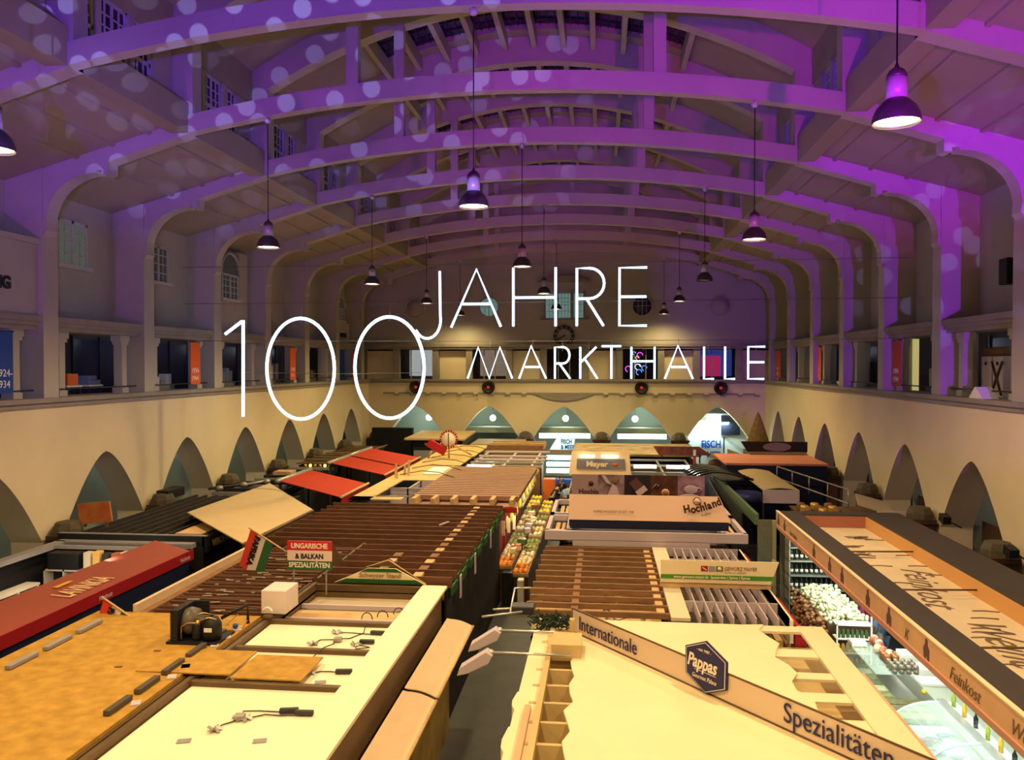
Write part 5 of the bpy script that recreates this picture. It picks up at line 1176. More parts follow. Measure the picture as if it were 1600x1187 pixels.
text('Kaffee', .09, face_cam(2.45, 20.52, 3.5) @ Matrix.Rotation(.3, 4, 'Z'), 'lettering', MT['coffee_ink'], S, ext=.002)
text('KAFFEE-MANUFAKTUR SEIT 1930', .085, face_cam(-.2, 20.52, 3.55), 'lettering', MT['coffee_ink'], S, ext=.002, sx=.8)
MB().lathe((2.33, 20.55, 3.87), [(.1, 0), (.1, -.02)], 18, axis='y').build('round_mark', MT['coffee_ink'], S)
MB().lathe((2.33, 20.52, 3.87), [(.08, 0), (.08, -.01), (0, -.01)], 18, axis='y').box(2.24, 2.42, 20.5, 20.52, 3.86, 3.88).build('mark_stripe', MT['sign_rose'], S)
S = thing('picture_board', 'row of five dusky coffee photographs above the pink-cream board', 'picture board', (1.0, 22.6, 3.0))
cols = [((.30,.21,.23), (.27,.18,.20)), ((.06,.035,.06), (.28,.19,.24)), ((.012,.008,.016), (.03,.018,.03)), ((.02,.008,.01), (.10,.035,.02)), ((.09,.045,.08), (.27,.16,.26))]
for i, (c1, c2) in enumerate(cols):
    x0 = -.81+i*.715
    MB().box(x0, x0+.715, 22.58, 22.62, 3.6, 4.22).build('photograph', mat('photo_%d' % i, c2, .4, var=.5, scale=3.5, col2=c1), S)
M2 = lambda x, z: (x, 22.57, z)
text('Hochla', .19, face_cam(-.62, 22.57, 3.70), 'lettering', MT['coffee_ink'], S, ext=.002, bold=.004)
MB().lathe(M2(-.28, 3.98), [(.07, 0), (.07, -.01)], 16, axis='y').build('round_mark', MT['coffee_ink'], S)
MB().prism([(0.0, 4.2), (.1, 4.2), (.28, 3.95), (.14, 4.0)], 'y', 22.56, 22.58).prism([(.15, 3.62), (.5, 3.62), (.42, 3.9), (.3, 3.98)], 'y', 22.56, 22.58).build('blossom_shape', mat('photo_lilac', (.50,.38,.42), .5), S)
MB().ball((.38, 22.56, 4.08), .09, 10, 6, sy=.1).build('flower_head', mat('photo_brown', (.22,.12,.08), .5), S)
MB().obox((.98, 22.56, 3.92), (.26, .02, .42), ry=-.7).build('bag_shape', mat('photo_maroon', (.10,.04,.05), .5), S)
MB().obox((1.08, 22.55, 3.8), (.16, .02, .3), ry=.9).build('label_shape', MT['photo_lilac'], S)
MB().lathe(M2(1.72, 3.76), [(.10, 0), (.10, -.015)], 18, axis='y').build('cup_rim', sign_white, S); MB().lathe((1.72, 22.55, 3.76), [(.085, 0), (.085, -.012)], 18, axis='y').build('coffee_surface', mat('coffee_brown', (.35,.14,.05), .4), S)
MB().tube([(1.5, 22.56, 3.9), (1.55, 22.56, 3.98), (1.48, 22.56, 3.99), (1.35, 22.56, 3.85)], .02, 5).build('spoon', MT['photo_brown'], S)
MB().ball((2.4, 22.56, 3.85), .2, 14, 8, sy=.08, sz=.6).ball((2.35, 22.55, 3.67), .26, 14, 8, sy=.05, sz=.25).build('cup_shape', mat('photo_cup', (.38,.29,.38), .5), S)
MB().tube([(2.58, 22.55, 3.9), (2.68, 22.55, 3.88), (2.6, 22.55, 3.78)], .02, 5).build('cup_handle', MT['photo_cup'], S)
MB().box(-.7, -.6, 22.62, 22.7, 2.74, 4.1).box(2.6, 2.7, 22.62, 22.7, 2.74, 4.1).build('support_post', dark_metal, S)
m = MB()
for i in range(5): m.box(-.75, 2.0, 26.2+i*.25, 26.35+i*.25, 3.0, 3.1)
t = thing('market_stall', 'stall with pink stepped roof edge behind the coffee pictures', 'market stall', (.3, 27.5, 0)); m.build('stepped_edge', pinkslat, t); body(t, -1.0, 2.4, 26.1, 29.9, 2.9, wall_brown)
# ---------------- glass signed stall and lit refrigerated stalls beyond
S = thing('shop_sign', 'backlit cream glass sign with grey name strip, tilted above the middle stalls', 'sign', (-.05, 30, 2.9))
MB().quadslab((-1.18, 29.9, 3.24), (1.06, 29.9, 3.26), (1.0, 30.15, 4.07), (-1.08, 30.15, 4.07), -.04).build('board', mat('sign_backlit', (.72,.50,.26), .4, emit=(.95,.65,.28), estr=.18), S)
MB().quadslab((-.9, 29.87, 3.45), (.86, 29.87, 3.45), (.84, 29.96, 3.82), (-.88, 29.96, 3.82), -.01).build('grey_strip', mat('strip_grey', (.22,.20,.22), .5), S)
text('Mayer', .27, basis((-.55, 29.88, 3.55), (1,0,0), (0,.3,1)), 'lettering', MT['sign_backlit'], S, ext=.004, bold=.01, sx=1.15)
MB().ball((.5, 29.88, 3.62), .1, 10, 6, sy=.1, sz=.5).build('orange_leaf', goods[0], S)
MB().tube([(-.8, 29.95, 3.92), (-.25, 29.95, 3.92)], .035, 8).tube([(.0, 29.95, 3.92), (.6, 29.95, 3.92)], .035, 8).build('tube_light', tube_glow, S)
MB().box(-1.0, -.9, 30.2, 30.3, 0, 4.0).box(.8, .9, 30.2, 30.3, 0, 4.0).build('post', dark_metal, S)
t = thing('market_stall', 'open stall with steel roof grid and bright tubes right of the backlit sign', 'market stall', (2.6, 33, 0))
body(t, -1.3, 3.7, 30.5, 37.5, 2.4, grey_box)
for y in (30.8, 32.6, 35.0, 37.0): MB().box(1.1, 3.72, y, y+.07, 2.95, 3.03).build('grid_bar', steel, t)
for x in (1.1, 2.4, 3.65): MB().box(x, x+.07, 30.8, 37.2, 2.9, 2.97).build('long_bar', steel, t)
MB().box(1.2, 3.65, 31.0, 37.0, 2.42, 2.45).build('dark_bays', mat('bay_blue', (.05,.06,.09), .6, .5, 2), t)
for x in (1.3, 2.6): MB().tube([(x, 33.6, 3.12), (x+.9, 33.6, 3.12)], .07, 8).build('tube_light', tube_glow, t)
MB().tube([(3.7, 31.5, 3.05), (3.3, 34.5, 3.05)], .05, 8).build('slanting_tube', tube_glow, t)
t = thing('meat_banner', 'dark red printed banner of meats before the fourth and fifth end arches', 'banner', (3.7, 38, 0))
MB().prism([(2.6, 3.12), (4.95, 3.12), (4.4, 3.52), (2.35, 3.52)], 'y', 37.98, 38.03).build('cloth', mat('meat_print', (.32,.08,.07), .6, var=.7, scale=3, col2=(.12,.06,.06)), t)
for x in (2.7, 4.4): MB().box(x, x+.06, 38.03, 38.09, 0, 3.4).build('post', dark_metal, t)
MB().box(4.9, 5.5, 37.9, 37.95, 3.05, 3.25).build('yellow_card', mat('card_yellow', (.8,.45,.05), .6), t)
t = thing('garland', 'little red and white pennant hanging in front of the meat banner', 'pennant', (3.75, 34, 2.9)); MB().obox((3.75, 34, 3.35), (.12, .03, .4)).build('red_cloth', awn_red, t); MB().obox((3.75, 34, 3.65), (.1, .03, .25)).build('white_cloth', sign_white, t); MB().tube([(3.75, 34.02, 2.9), (3.75, 34.02, 3.85)], .015, 5).build('stick', dark_metal, t)
tag(MB().lathe((4.5, 33.5, 3.2), [(.26, 0), (.28, .08), (.26, .16), (.18, .17), (.12, .1)], 16, axis='y').build('drum_fan', tile_brown), 'round brown fan drum near the right end of the steel grid roof', 'fan')
t = thing('market_stall', 'timber stall roof strip before the middle end arch', 'market stall', (1, 41, 0)); body(t, -1.3, 4.5, 39, 44, 2.6, wall_brown); MB().box(-1.4, 4.6, 38.8, 44.2, 2.95, 3.05).build('roof_strip', mat('roof_mixed', (.42,.32,.2), .7, .5, 1.5), t)
FS = thing('fish_counter', 'glowing pale blue fish counter with lit sign at the aisle end', 'counter', (-1.9, 43.5, 0))
MB().prism([(-2.75, 2.7), (-1.5, 2.7), (-1.4, 3.28), (-2.4, 3.28)], 'y', 43.98, 44.02).build('lit_sign', mat('fish_sign', (.7,.85,.9), .5, emit=(.45,.85,.95), estr=.95), FS)
text('FISCH', .32, face_cam(-2.15, 43.96, 3.03), 'lettering', navy_ink, FS, bold=.01, sx=.7, ext=.003); text('& MEER', .32, face_cam(-2.15, 43.96, 2.74), 'lettering', mat('blue_ink', (.0,.06,.35), .5), FS, bold=.01, sx=.7, ext=.003)
MB().box(-2.9, -1.3, 43.9, 44.1, 2.5, 2.7).build('wood_rail', wood_m, FS)
for z in (1.5, 1.85, 2.2): MB().box(-2.9, -1.3, 43.6, 43.9, z, z+.22).build('lit_shelf', cyan_glow, FS)
MB().box(-2.9, -1.3, 43.3, 44, .1, 1.2).build('counter_base', mat('counter_blue', (.02,.05,.2), .5), FS)
for i, (x0, x1) in enumerate(((-4.1, -.7), (.8, 4.0))):
    tag(MB().box(x0+.2, x1, YB+1.2, YB+1.3, 2.62, 2.95).build('light_band', mat('band_glow', (1,1,1), .5, emit=(.85,1,.95), estr=4.0), bevel=.02), 'bright horizontal light band in the %s pointed arch of the end wall' % ('middle', 'fourth')[i], 'light')
    tag(MB().box(x0, x1+.1, YB+1.0, YB+3.0, 2.95, 3.3).build('green_soffit', green_wall), 'grey green soffit strip above the light band in the %s end arch' % ('middle', 'fourth')[i], 'soffit')
tag(MB().box(-8.6, -5.2, YB+1.0, YB+3.0, 2.95, 3.3).build('green_soffit', green_wall), 'grey green soffit strip in the second end arch', 'soffit')
t = thing('fish_shop_front', 'white lit shop front with blue capitals in the rightmost end arch', 'shop front', (7, 52, 0))
MB().box(4.9, 9.0, YB+1.6, YB+1.7, 0, 4.2).build('wall_panel', mat('shop_white', (.62,.72,.72), .6), t)
text('FISCH', .62, face_cam(6.15, YB+1.55, 2.1), 'lettering', MT['blue_ink'], t, bold=.02, sx=.75, ext=.01); text('MEER', .5, face_cam(6.5, YB+1.55, 1.5), 'lettering', MT['blue_ink'], t, bold=.02, sx=.75, ext=.01)
MB().box(7.35, 8.5, YB+1.5, YB+1.6, 2.9, 4.1).build('dark_window', glass_dark, t)
area('fish_shop_light', (6.6, YB+1.3, 3.6), (2.5, .3), 150, (.75, 1, 1), (math.radians(35), 0, 0))
# black hoops of cable and the blue drum
for i in range(6):
    z = 3.0+i*.05; y = 33.5-i*.85
    pts = [(3.2+2.0*k/10, y+.3*math.sin(k*.6), z+.22*math.sin(math.pi*k/10)) for k in range(11)]
    tag(MB().tube(pts, .045, 6).build('cable_bundle', black), 'black cable bundle looping over the gap right of the steel grid roof, row %s' % ('one','two','three','four','five','six')[i], 'cable', 'black cable loops')
    tag(MB().lathe((4.45, y-.1, z-.02), [(.42, 0), (.45, .03), (.42, .07), (.3, .05)], 20).build('cable_coil', black), 'flat black coil among the cable loops, row %s' % ('one','two','three','four','five','six')[i], 'coil', 'black coils')
tag(MB().lathe((4.88, 28.6, 2.6), [(.5, 0), (.52, .15), (.5, .3), (.3, .32)], 22).build('blue_drum', mat('drum_blue', (.02,.03,.14), .4)), 'dark blue round drum below the black coils', 'drum')
tag(MB().box(3.9, 4.3, 27.5, 27.8, 1.9, 2.4).build('orange_card', goods[0]), 'orange card behind the coffee stall corner', 'card')
# dark cloth covered wall along the second aisle
t = thing('covered_stall', 'stall side covered by dark blue sheets beside the second aisle', 'stall side', (4.4, 29, 0))
MB().quadslab((3.75, 26.0, 0), (4.15, 33.5, 0), (4.15, 33.5, 2.9), (3.75, 26.0, 2.9), -.05).build('dark_sheet', navy, t)
MB().quadslab((4.0, 24.0, 0), (4.16, 33.0, 0), (4.16, 33.0, 3.0), (4.0, 24.0, 3.0), -.04).build('top_sheet', black_cloth, t)
t = thing('board_partition', 'greenish vertical board wall before the bottle rack', 'wall panel', (4.6, 23.5, 0))
MB().box(4.28, 4.72, 23.25, 23.3, 0, 2.95).build('board', mat('board_green', (.16,.17,.13), .7, .3, 8, stretch=(8,1,1)), t)
MB().box(4.22, 4.32, 23.3, 32, 2.8, 3.1).build('green_rail', mat('rail_green', (.10,.16,.09), .6), t)
MB().box(4.66, 4.76, 23.15, 23.25, 0, 2.95).build('corner_post', mat('post_olive', (.32,.33,.22), .6), t)
# ---------------- delicatessen stall, right
X0, X1, Y0, Y1 = 4.78, 8.0, 6.0, 23.3
Fs = thing('market_stall', 'long right stall with slate roof border around printed cream canvas', 'market stall', (6.4, 15, 0))
MB().box(X0, X0+.05, Y0, Y1, 2.84, 3.2).build('fascia', fein_tan, Fs)
MB().box(X0-.03, X0+.02, Y0, Y1, 2.76, 2.85).build('fascia_lip', fein_lip, Fs)
MB().box(X0-.01, X0+.06, Y0, Y1, 3.195, 3.215).build('bright_edge', cream_board, Fs)
bd = MB(); bd.box(X0+.05, 5.36, Y0, Y1, 3.16, 3.2); bd.box(7.03, X1, Y0, Y1, 3.16, 3.2); bd.box(5.36, 7.03, 22.85, Y1, 3.16, 3.2); bd.build('slate_border', shade_dark, Fs)
ul = mat('well_orange', (.62,.33,.12), .6)
MB().box(7.0, 7.03, Y0, 22.9, 2.85, 3.16).box(5.36, 5.39, Y0, 22.9, 2.85, 3.16).build('well_side', ul, Fs); MB().box(5.36, 7.03, 22.85, 22.88, 2.85, 3.16).build('well_end', mat('well_red', (.42,.16,.12), .6), Fs)
MB().box(5.36, 7.03, Y0, 22.9, 2.82, 2.85).build('printed_canvas', cloth_print, Fs)
MB().box(7.9, X1, Y0, Y1, 2.5, 3.16).build('rear_fascia', shade_dark, Fs)
for y in (19.3, 16.1, 12.9): MB().tube([(5.38, y, 2.99), (7.02, y+.15, 2.99)], .018, 5).build('tie_wire', rail_brown, Fs)
MB().box(X0+.1, 7.9, 23.2, 23.3, 0, 2.9).box(7.85, 7.9, Y0, 23.2, 0, 2.85).build('stall_wall', mat('stall_green_wall', (.22,.26,.2), .6), Fs)
ink_g = mat('brush_ink', (.17,.12,.075), .7)
def stroke(pts, r, par, nm='brush_stroke', m_=ink_g): return MB().tube(pts, r, 5).build(nm, m_, par)
# big script on the canvas (reads across the stall)
def canvas_text(tx, size, x, y): text(tx, size, basis((x, y, 2.856), (.12, 1, 0), (-1, .12, 0)), 'lettering', ink_g, Fs, ext=.001, shear=.35, sx=.8)
text('Feinkost', .85, basis((6.35, 18.4, 2.856), (-.18, -1, 0), (1, -.18, 0)), 'lettering', ink_g, Fs, ext=.001, shear=.4, sx=1.0)
text('Weine', .85, basis((6.15, 14.8, 2.856), (-.1, -1, 0), (1, -.1, 0)), 'lettering', ink_g, Fs, ext=.001, shear=.4, sx=1.0)
for i in range(16):
    x, y = R.uniform(5.6, 6.7), R.uniform(12.5, 22.0)
    stroke([(x, y, 2.857), (x+.2, y+.03, 2.857), (x+.45, y-.02, 2.857)], .012, Fs)
for x, y in ((6.4, 21.6), (6.0, 20.5), (5.9, 19.6)):
    m = MB()
    for k in range(8): m.obox((x+R.uniform(-.25, .25), y+R.uniform(-.1, .1), 2.86), (.22, .05, .006), rz=R.uniform(-.5, .5))
    m.build('printed_olive_twig', ink_g, Fs)
# fascia prints: figures and script
fig = mat('print_figure', (.12,.06,.07), .7)
for i, y in enumerate((22.95, 22.2, 19.2, 17.9, 17.0, 15.4, 14.3, 12.7)):
    m = MB(); x = X0-.006
    m.prism([(y-.09, 2.86), (y-.02, 2.86), (y, 2.93), (y+.05, 2.86), (y+.11, 2.87), (y+.13, 3.0), (y+.06, 3.08), (y+.06, 3.14), (y+.02, 3.17), (y-.03, 3.15), (y-.03, 3.08), (y-.1, 3.02)], 'x', x, x+.006)
    m.build('printed_figure', fig, Fs)
for y, tx, sz in ((21.6, 'feine Küche', .16), (13.6, 'K', .26), (11.9, 'Feinkost', .27), (10.2, 'Wein', .27)):
    text(tx, sz, basis((X0-.008, y, 2.90), (0, -1, 0), (0, 0, 1)), 'lettering', ink_g, Fs, ext=.002, shear=.4)
area('deli_tube_light', (5.6, 12.5, 2.75), (.3, 5.5), 130, (.88, 1, .92))
area('deli_tube_light', (5.5, 18.5, 2.75), (.3, 6.5), 150, (.9, 1, .82))
tl = MB().box(5.0, 5.12, 9.0, 21.0, 2.78, 2.83).build('ceiling_tube', tube_glow, Fs)
# bottle rack
BR = thing('bottle_rack', 'steel rack of dark bottles at the far end of the deli stall', 'rack', (5.5, 22.3, 0))
for z in (.55, 1.0, 1.35, 1.72, 2.1, 2.45): MB().box(4.85, 6.5, 22.0, 22.5, z, z+.03).build('shelf', steel, BR)
for x in (4.85, 6.47): MB().box(x, x+.03, 22.0, 22.5, 0, 2.8).build('upright', steel, BR)
MB().box(4.85, 6.5, 22.5, 22.53, 0, 2.8).build('back_panel', black, BR)
bt = None; wineg = mat('wine_glass', (.01,.02,.012), .15, spec=.7)
for zi, (z, nm_) in enumerate(((2.13, 'upper'), (1.75, 'second'), (1.38, 'third'), (1.03, 'fourth'))):
    for i in range(12):
        x = 4.95+i*.125; lbl = 'dark wine bottle with pale label on the %s shelf of the bottle rack' % nm_; gname = 'wine bottles on the %s shelf' % nm_
        if bt is None:
            bt = thing('wine_bottle', lbl, 'bottle', (x, 22.15, z), gname); b0 = bt
            MB().lathe((0,0,0), [(.038, 0), (.04, .01), (.04, .19), (.015, .25), (.014, .31)], 10).build('glass', wineg, bt, local=True)
            MB().lathe((0,0,0), [(.041, .06), (.041, .14)], 10).build('paper_label', white_paint, bt, local=True)
        else: clone(bt, (x, 22.15, z), lbl, gname)
for i in range(7): tag(MB().box(4.92+i*.2, 5.08+i*.2, 22.02, 22.3, .58, .85).build('snack_bag', mat('bag_blue', (.06,.15,.4), .5), bevel=.03), 'blue snack bag on the lower shelf of the bottle rack', 'bag', 'blue snack bags')
# produce stand: onion braids and pale flowers
t = thing('produce_stand', 'tiered stand hung with brown onion braids under a pale flower mass', 'stand', (5.2, 19.8, 0))
MB().box(4.9, 5.9, 18.5, 21.2, 0, 1.55).build('base', tile_brown, t)
m = MB()
for i in range(420): m.ball((4.85+R.uniform(-.14, .06), R.uniform(18.4, 21.3), R.uniform(.5, 1.6)), R.uniform(.035, .06), 6, 4)
tag(m.build('onion_braid', mat('onion', (.28,.14,.07), .5, .4, 12)), 'mass of brown onions hanging at the deli stall corner', 'onions', kind='stuff')
m = MB()
for i in range(520): m.ball((R.uniform(4.9, 5.75), R.uniform(18.5, 21.2), 1.58+R.uniform(0, .18)), R.uniform(.03, .05), 6, 4)
tag(m.build('pale_flower_heads', mat('pale_heads', (.72,.78,.52), .6, .4, 20)), 'mass of pale green white heads spread on the onion stand', 'flowers', kind='stuff')
t = thing('jar_rack', 'white wire rack of jars before the onion stand', 'rack', (5.3, 18.2, 0))
for x in (4.95, 5.65): MB().box(x, x+.03, 18.0, 18.03, 0, 1.9).build('upright', white_paint, t)
for z in (.8, 1.1, 1.4, 1.7): MB().box(4.95, 5.68, 18.0, 18.3, z, z+.02).build('shelf', white_paint, t)
jr = None
for z, c_ in ((.82, 'brass'), (1.12, 'brass'), (1.42, 'jar_green')):
    mm = MT.get(c_) or mat('jar_green', (.06,.12,.04), .3)
    for i in range(7):
        tag(MB().lathe((5.02+i*.095, 18.1, z), [(.038, 0), (.04, .12), (.03, .14), (.03, .17)], 9).build('preserve_jar', mm), 'small %s jar on the white wire rack' % ('amber' if c_ == 'brass' else 'green'), 'jar', 'jars on the white wire rack %s' % ('amber' if c_ == 'brass' else 'green'))
# glass display counter
DC = thing('display_counter', 'long glass display counter of the deli stall, behind the ice display', 'counter', (5.5, 17.6, 0))
MB().box(4.98, 5.95, 16.1, 17.95, 0, .85).build('plinth', fein_tan, DC); MB().box(5.0, 5.95, 16.1, 17.95, .85, .9).build('tray', steel, DC)
MB().quadslab((4.98, 16.1, .9), (4.98, 17.95, .9), (5.15, 17.95, 1.38), (5.15, 16.1, 1.38), .01).build('front_pane', glass, DC)
MB().box(5.15, 5.6, 16.1, 17.95, 1.38, 1.39).build('top_pane', glass, DC)
MB().box(4.96, 5.0, 16.1, 17.95, .86, .9).build('steel_edge', dark_metal, DC)
MB().box(5.15, 5.45, 17.6, 17.9, 1.4, 1.48).build('white_scale_top', white_paint, DC)
for i in range(6):
    tag(MB().box(5.02, 5.5, 16.13+i*.3, 16.4+i*.3, .91, .96).build('food_tray', [mat('tray_green', (.25,.28,.10), .5, .5, 9), mat('tray_cream', (.6,.55,.4), .5, .4, 9), mat('tray_olive', (.18,.17,.08), .5, .5, 9)][i % 3], bevel=.01), 'food tray inside the glass counter, %s from the near end' % ('first','second','third','fourth','fifth','sixth')[i], 'tray', 'trays in the glass counter')
hm = mat('ham_red', (.42,.12,.07), .45, .4, 9); ch_ = mat('cheese_pale', (.72,.62,.38), .5, .2, 8)
for i in range(10): tag(MB().ball((5.62+R.uniform(-.06, .1), 16.98+i*.1, 1.48), .085, 10, 7, sz=1.1).build('ham', hm if i % 3 else ch_), '%s on top of the glass counter, far half' % ('reddish ham' if i % 3 else 'pale cheese ball'), 'food', 'hams and cheeses on the glass counter %s' % ('a' if i % 3 else 'b'))
for i in range(6): tag(MB().lathe((5.55+(i % 2)*.16, 16.7+(i//2)*.14, 1.4), [(.06, 0), (.065, .13), (.05, .15)], 10).build('brown_jar', mat('jar_brown', (.25,.09,.03), .3)), 'brown preserve jar on top of the glass counter', 'jar', 'brown jars on the glass counter')
for i in range(24): tag(MB().lathe((5.5+(i % 4)*.13, 16.15+((i//4) % 3)*.16, 1.4+.08*(i//12)), [(.05, 0), (.05, .055), (.047, .06), (.047, .075)], 10).build('lidded_tub', mat('tub_lid', (.25,.22,.18), .3, metal=.3)), 'small dark lidded tub in the stacked rows on the near end of the counter', 'tub', 'stacked tubs on the counter')
tag(MB().ball((6.05, 16.2, 1.05), .05, 8, 6).build('lemon', mat('lemon', (.85,.6,.05), .5)), 'single yellow lemon beside the stacked tubs', 'lemon')
for i in range(3): tag(MB().box(6.15, 6.9, 16.6+i*.5, 17.0+i*.5, 1.0, 1.06+.1*i).build('white_tray_stack', white_paint, bevel=.01), 'white tray stack on the back counter, %s' % ('nearest','middle','farthest')[i], 'trays', 'white trays on the back counter')
tag(MB().box(6.15, 7.4, 8.0, 18.6, 0, 1.0).build('back_counter', mat('back_counter', (.40,.44,.38), .5)), 'long pale back counter inside the deli stall', 'counter')
# low pans
t = thing('pan_counter', 'dark counter of steel pans between the glass counter and ice display', 'counter', (5.45, 15.5, 0))
MB().box(5.0, 5.95, 15.05, 16.05, 0, .9).build('base', dark_metal, t)
for i in range(3): MB().box(5.25, 5.9, 15.1+i*.32, 15.38+i*.32, .9, .98).build('pan', MT['tray_olive'] if i else MT['tray_green'], t)
# ice display with curved glass
ID = thing('ice_display', 'fish display heaped with white ice behind curved glass', 'counter', (5.6, 11.5, 0))
MB().box(5.0, 6.1, 9.0, 14.95, 0, .85).build('base', steel, ID)
MB().box(5.05, 6.0, 9.0, 14.9, .85, .95).build('ice_bed', mat('ice', (.6,.65,.68), .5, .3, 9, bump=.5), ID)
m = MB(); cv = [(5.02+.8*(1-math.cos(a)), .95+.42*math.sin(a)) for a in [math.pi/2*k/8 for k in range(9)]]
m.band([(x, z+.008) for x, z in cv], cv, 'y', 9.0, 14.9).build('curved_glass', glass, ID)
for y in (14.9, 13.3, 11.6, 10.0): MB().tube([(x, y, z+.01) for x, z in cv], .022, 6).build('glass_rib', mat('rib_cyan', (.55,.8,.85), .2), ID)
MB().box(5.8, 5.92, 9.0, 14.95, 1.36, 1.42).build('top_bar', steel, ID); MB().box(5.92, 6.12, 9.0, 14.95, 1.1, 1.36).build('rear_ledge', white_paint, ID)
fishm = [mat('fish_grey', (.22,.26,.30), .3, metal=.3), mat('fish_red', (.45,.18,.16), .4), mat('fish_blue', (.06,.12,.35), .4)]
for i in range(22):
    x, y = R.uniform(5.2, 5.75), R.uniform(11.5, 14.6)
    t = MB().ball((x, y, .99), .13, 10, 6, sx=1, sy=.35, sz=.3); t.obox((x+.15, y, .99), (.08, .09, .01))
    k = i % 3; tag(t.build('fish', fishm[k]), '%s fish lying on the ice of the fish display' % ('grey','red','dark blue')[k], 'fish', '%s fish on ice' % ('grey','red','dark blue')[k])
for i in range(9):
    y = 11.4+i*.42; k = i % 3
    tag(MB().lathe((6.0, y, 1.37), [(.036, 0), (.038, .15), (.014, .2), (.013, .26)], 9).build('oil_bottle', [wineg, mat('oil_yellow', (.6,.4,.03), .3), mat('oil_green', (.3,.4,.05), .3)][k]), '%s bottle on the ledge behind the ice display' % ('dark','yellow','green')[k], 'bottle', '%s bottles on the ice display ledge' % ('dark','yellow','green')[k])
m = MB()
for i in range(260): m.ball((R.uniform(4.72, 5.0), R.uniform(10.5, 15.0), .95+R.uniform(-.1, .1)), R.uniform(.03, .06), 6, 4)
tag(m.build('flower_garland', mat('garland_yellow', (.75,.70,.30), .6, .5, 10, col2=(.25,.32,.15))), 'yellowish garland of leaves and blossoms along the front of the ice display', 'garland', kind='stuff')
MB().box(4.7, 5.0, 9.0, 15.0, .8, .86).build('garland_shelf', fein_tan, ID)
tag(MB().box(4.93, 4.97, 16.6, 17.2, .3, .8).build('blue_price_screen', mat('screen_blue', (.05,.05,.3), .4, emit=(.2,.2,.8), estr=1.2)), 'small glowing blue screen on the front of the glass counter', 'screen')
tag(MB().box(4.93, 4.97, 17.6, 17.9, .45, .85).build('white_price_screen', mat('screen_white', (.8,.8,.8), .4, emit=(.9,.95,1), estr=2.0)), 'small glowing white card on the front of the glass counter', 'card')
# ---------------- right wall row
t = thing('market_stall', 'low dark stall with fine black slat roof against the right wall', 'market stall', (8.9, 18, 0))
body(t, 8.15, 8.9, 13.5, 22.3, 2.6, black)
for i in range(36): MB().box(8.1, 8.95, 13.6+i*.24, 13.7+i*.24, 2.62, 2.70).build('slat', MT['black_slat'], t)
for x in (8.3, 8.55, 8.8): MB().tube([(x, 13.5, 2.74), (x, 22.2, 2.74)], .012, 5).build('cable', grey_metal, t)
t = thing('market_stall', 'stall with cluttered dark roof and pale side screens behind the slate-bordered stall', 'market stall', (7.8, 26, 0))
body(t, 6.2, 8.9, 23.8, 28.3, 2.5, tile_brown)
MB().box(6.2, 8.9, 23.8, 28.2, 2.5, 2.54).build('deck', wall_brown, t)
for i in range(6): MB().box(6.2+i*.05, 8.9, 24.0+i*.35, 24.08+i*.35, 2.62, 2.7).build('slat', pinkslat, t)
MB().obox((8.3, 26.3, 2.95), (1.0, 2.2, .05), ry=.25, rz=-.25).build('screen_panel', mat('screen_tan', (.42,.35,.26), .7), t)
MB().box(8.0, 8.8, 25.0, 25.05, 2.6, 2.95).build('pale_front', lilac, t)
for i in range(9): tag(MB().lathe((6.3+(i % 3)*.42, 26.0+(i//3)*.5, 2.56), [(.12, 0), (.15, .08), (.13, .2), (.14, .24), (.1, .28)], 12).build('clay_pot', MT['brass'] if i % 2 else wood_m), 'small round pot in the rows on the cluttered dark roof', 'pot', 'pots on the cluttered roof')
AW = thing('awning', 'cream bowed awning with lilac front by the right wall', 'awning', (6.0, 31, 0))
top = [(5.42+1.2*k/8, 3.0+.08*math.sin(math.pi*k/8)) for k in range(9)]
MB().band(top, [(x, z-.03) for x, z in top], 'y', 28.6, 33.7).build('fabric', canvas, AW)
MB().box(5.42, 6.62, 28.55, 28.6, 2.55, 3.0).build('front_valance', mat('valance_lilac', (.50,.42,.56), .6), AW)
for x in (5.45, 6.6): MB().box(x-.03, x+.03, 28.6, 28.66, 0, 2.95).build('post', dark_metal, AW)
t = thing('stair_rail', 'thin steel railing running behind the cream awning', 'railing', (7.5, 30, 2.6))
for z in (2.75, 3.2): MB().tube([(6.9, 33.5, z), (7.9, 27.5, z)], .025, 6).build('rail', grey_metal, t)
for k in range(5): MB().tube([(6.9+k*.25, 33.5-k*1.5, 2.6), (6.9+k*.25, 33.5-k*1.5, 3.2)], .02, 6).build('baluster', grey_metal, t)
t = thing('market_stall', 'navy stall with thin salmon roof edge near the right wall', 'market stall', (6.8, 35, 0))
body(t, 5.0, 8.9, 33.9, 36.6, 3.1, navy); MB().box(4.95, 8.95, 33.8, 37.4, 3.2, 3.28).build('roof_edge', mat('salmon', (.65,.25,.18), .6), t)
MB().box(5.0, 8.9, 33.85, 33.9, 2.4, 3.2).build('front_band', navy, t)
t = thing('shop_sign', 'dark sign with plain lilac ellipse above the salmon roof edge', 'sign', (7.6, 37.2, 3.28))
MB().prism([(6.4, 3.4), (8.95, 3.4), (8.95, 3.85), (6.1, 3.85)], 'y', 37.2, 37.25).build('board', black, t)
MB().prism([(7.65+.6*math.cos(a*math.pi/12), 3.62+.19*math.sin(a*math.pi/12)) for a in range(24)], 'y', 37.17, 37.2).build('ellipse', mat('ellipse_lilac', (.22,.18,.34), .6), t)
MB().box(6.5, 8.9, 37.2, 37.3, 3.28, 3.4).build('fringe', grey_metal, t)
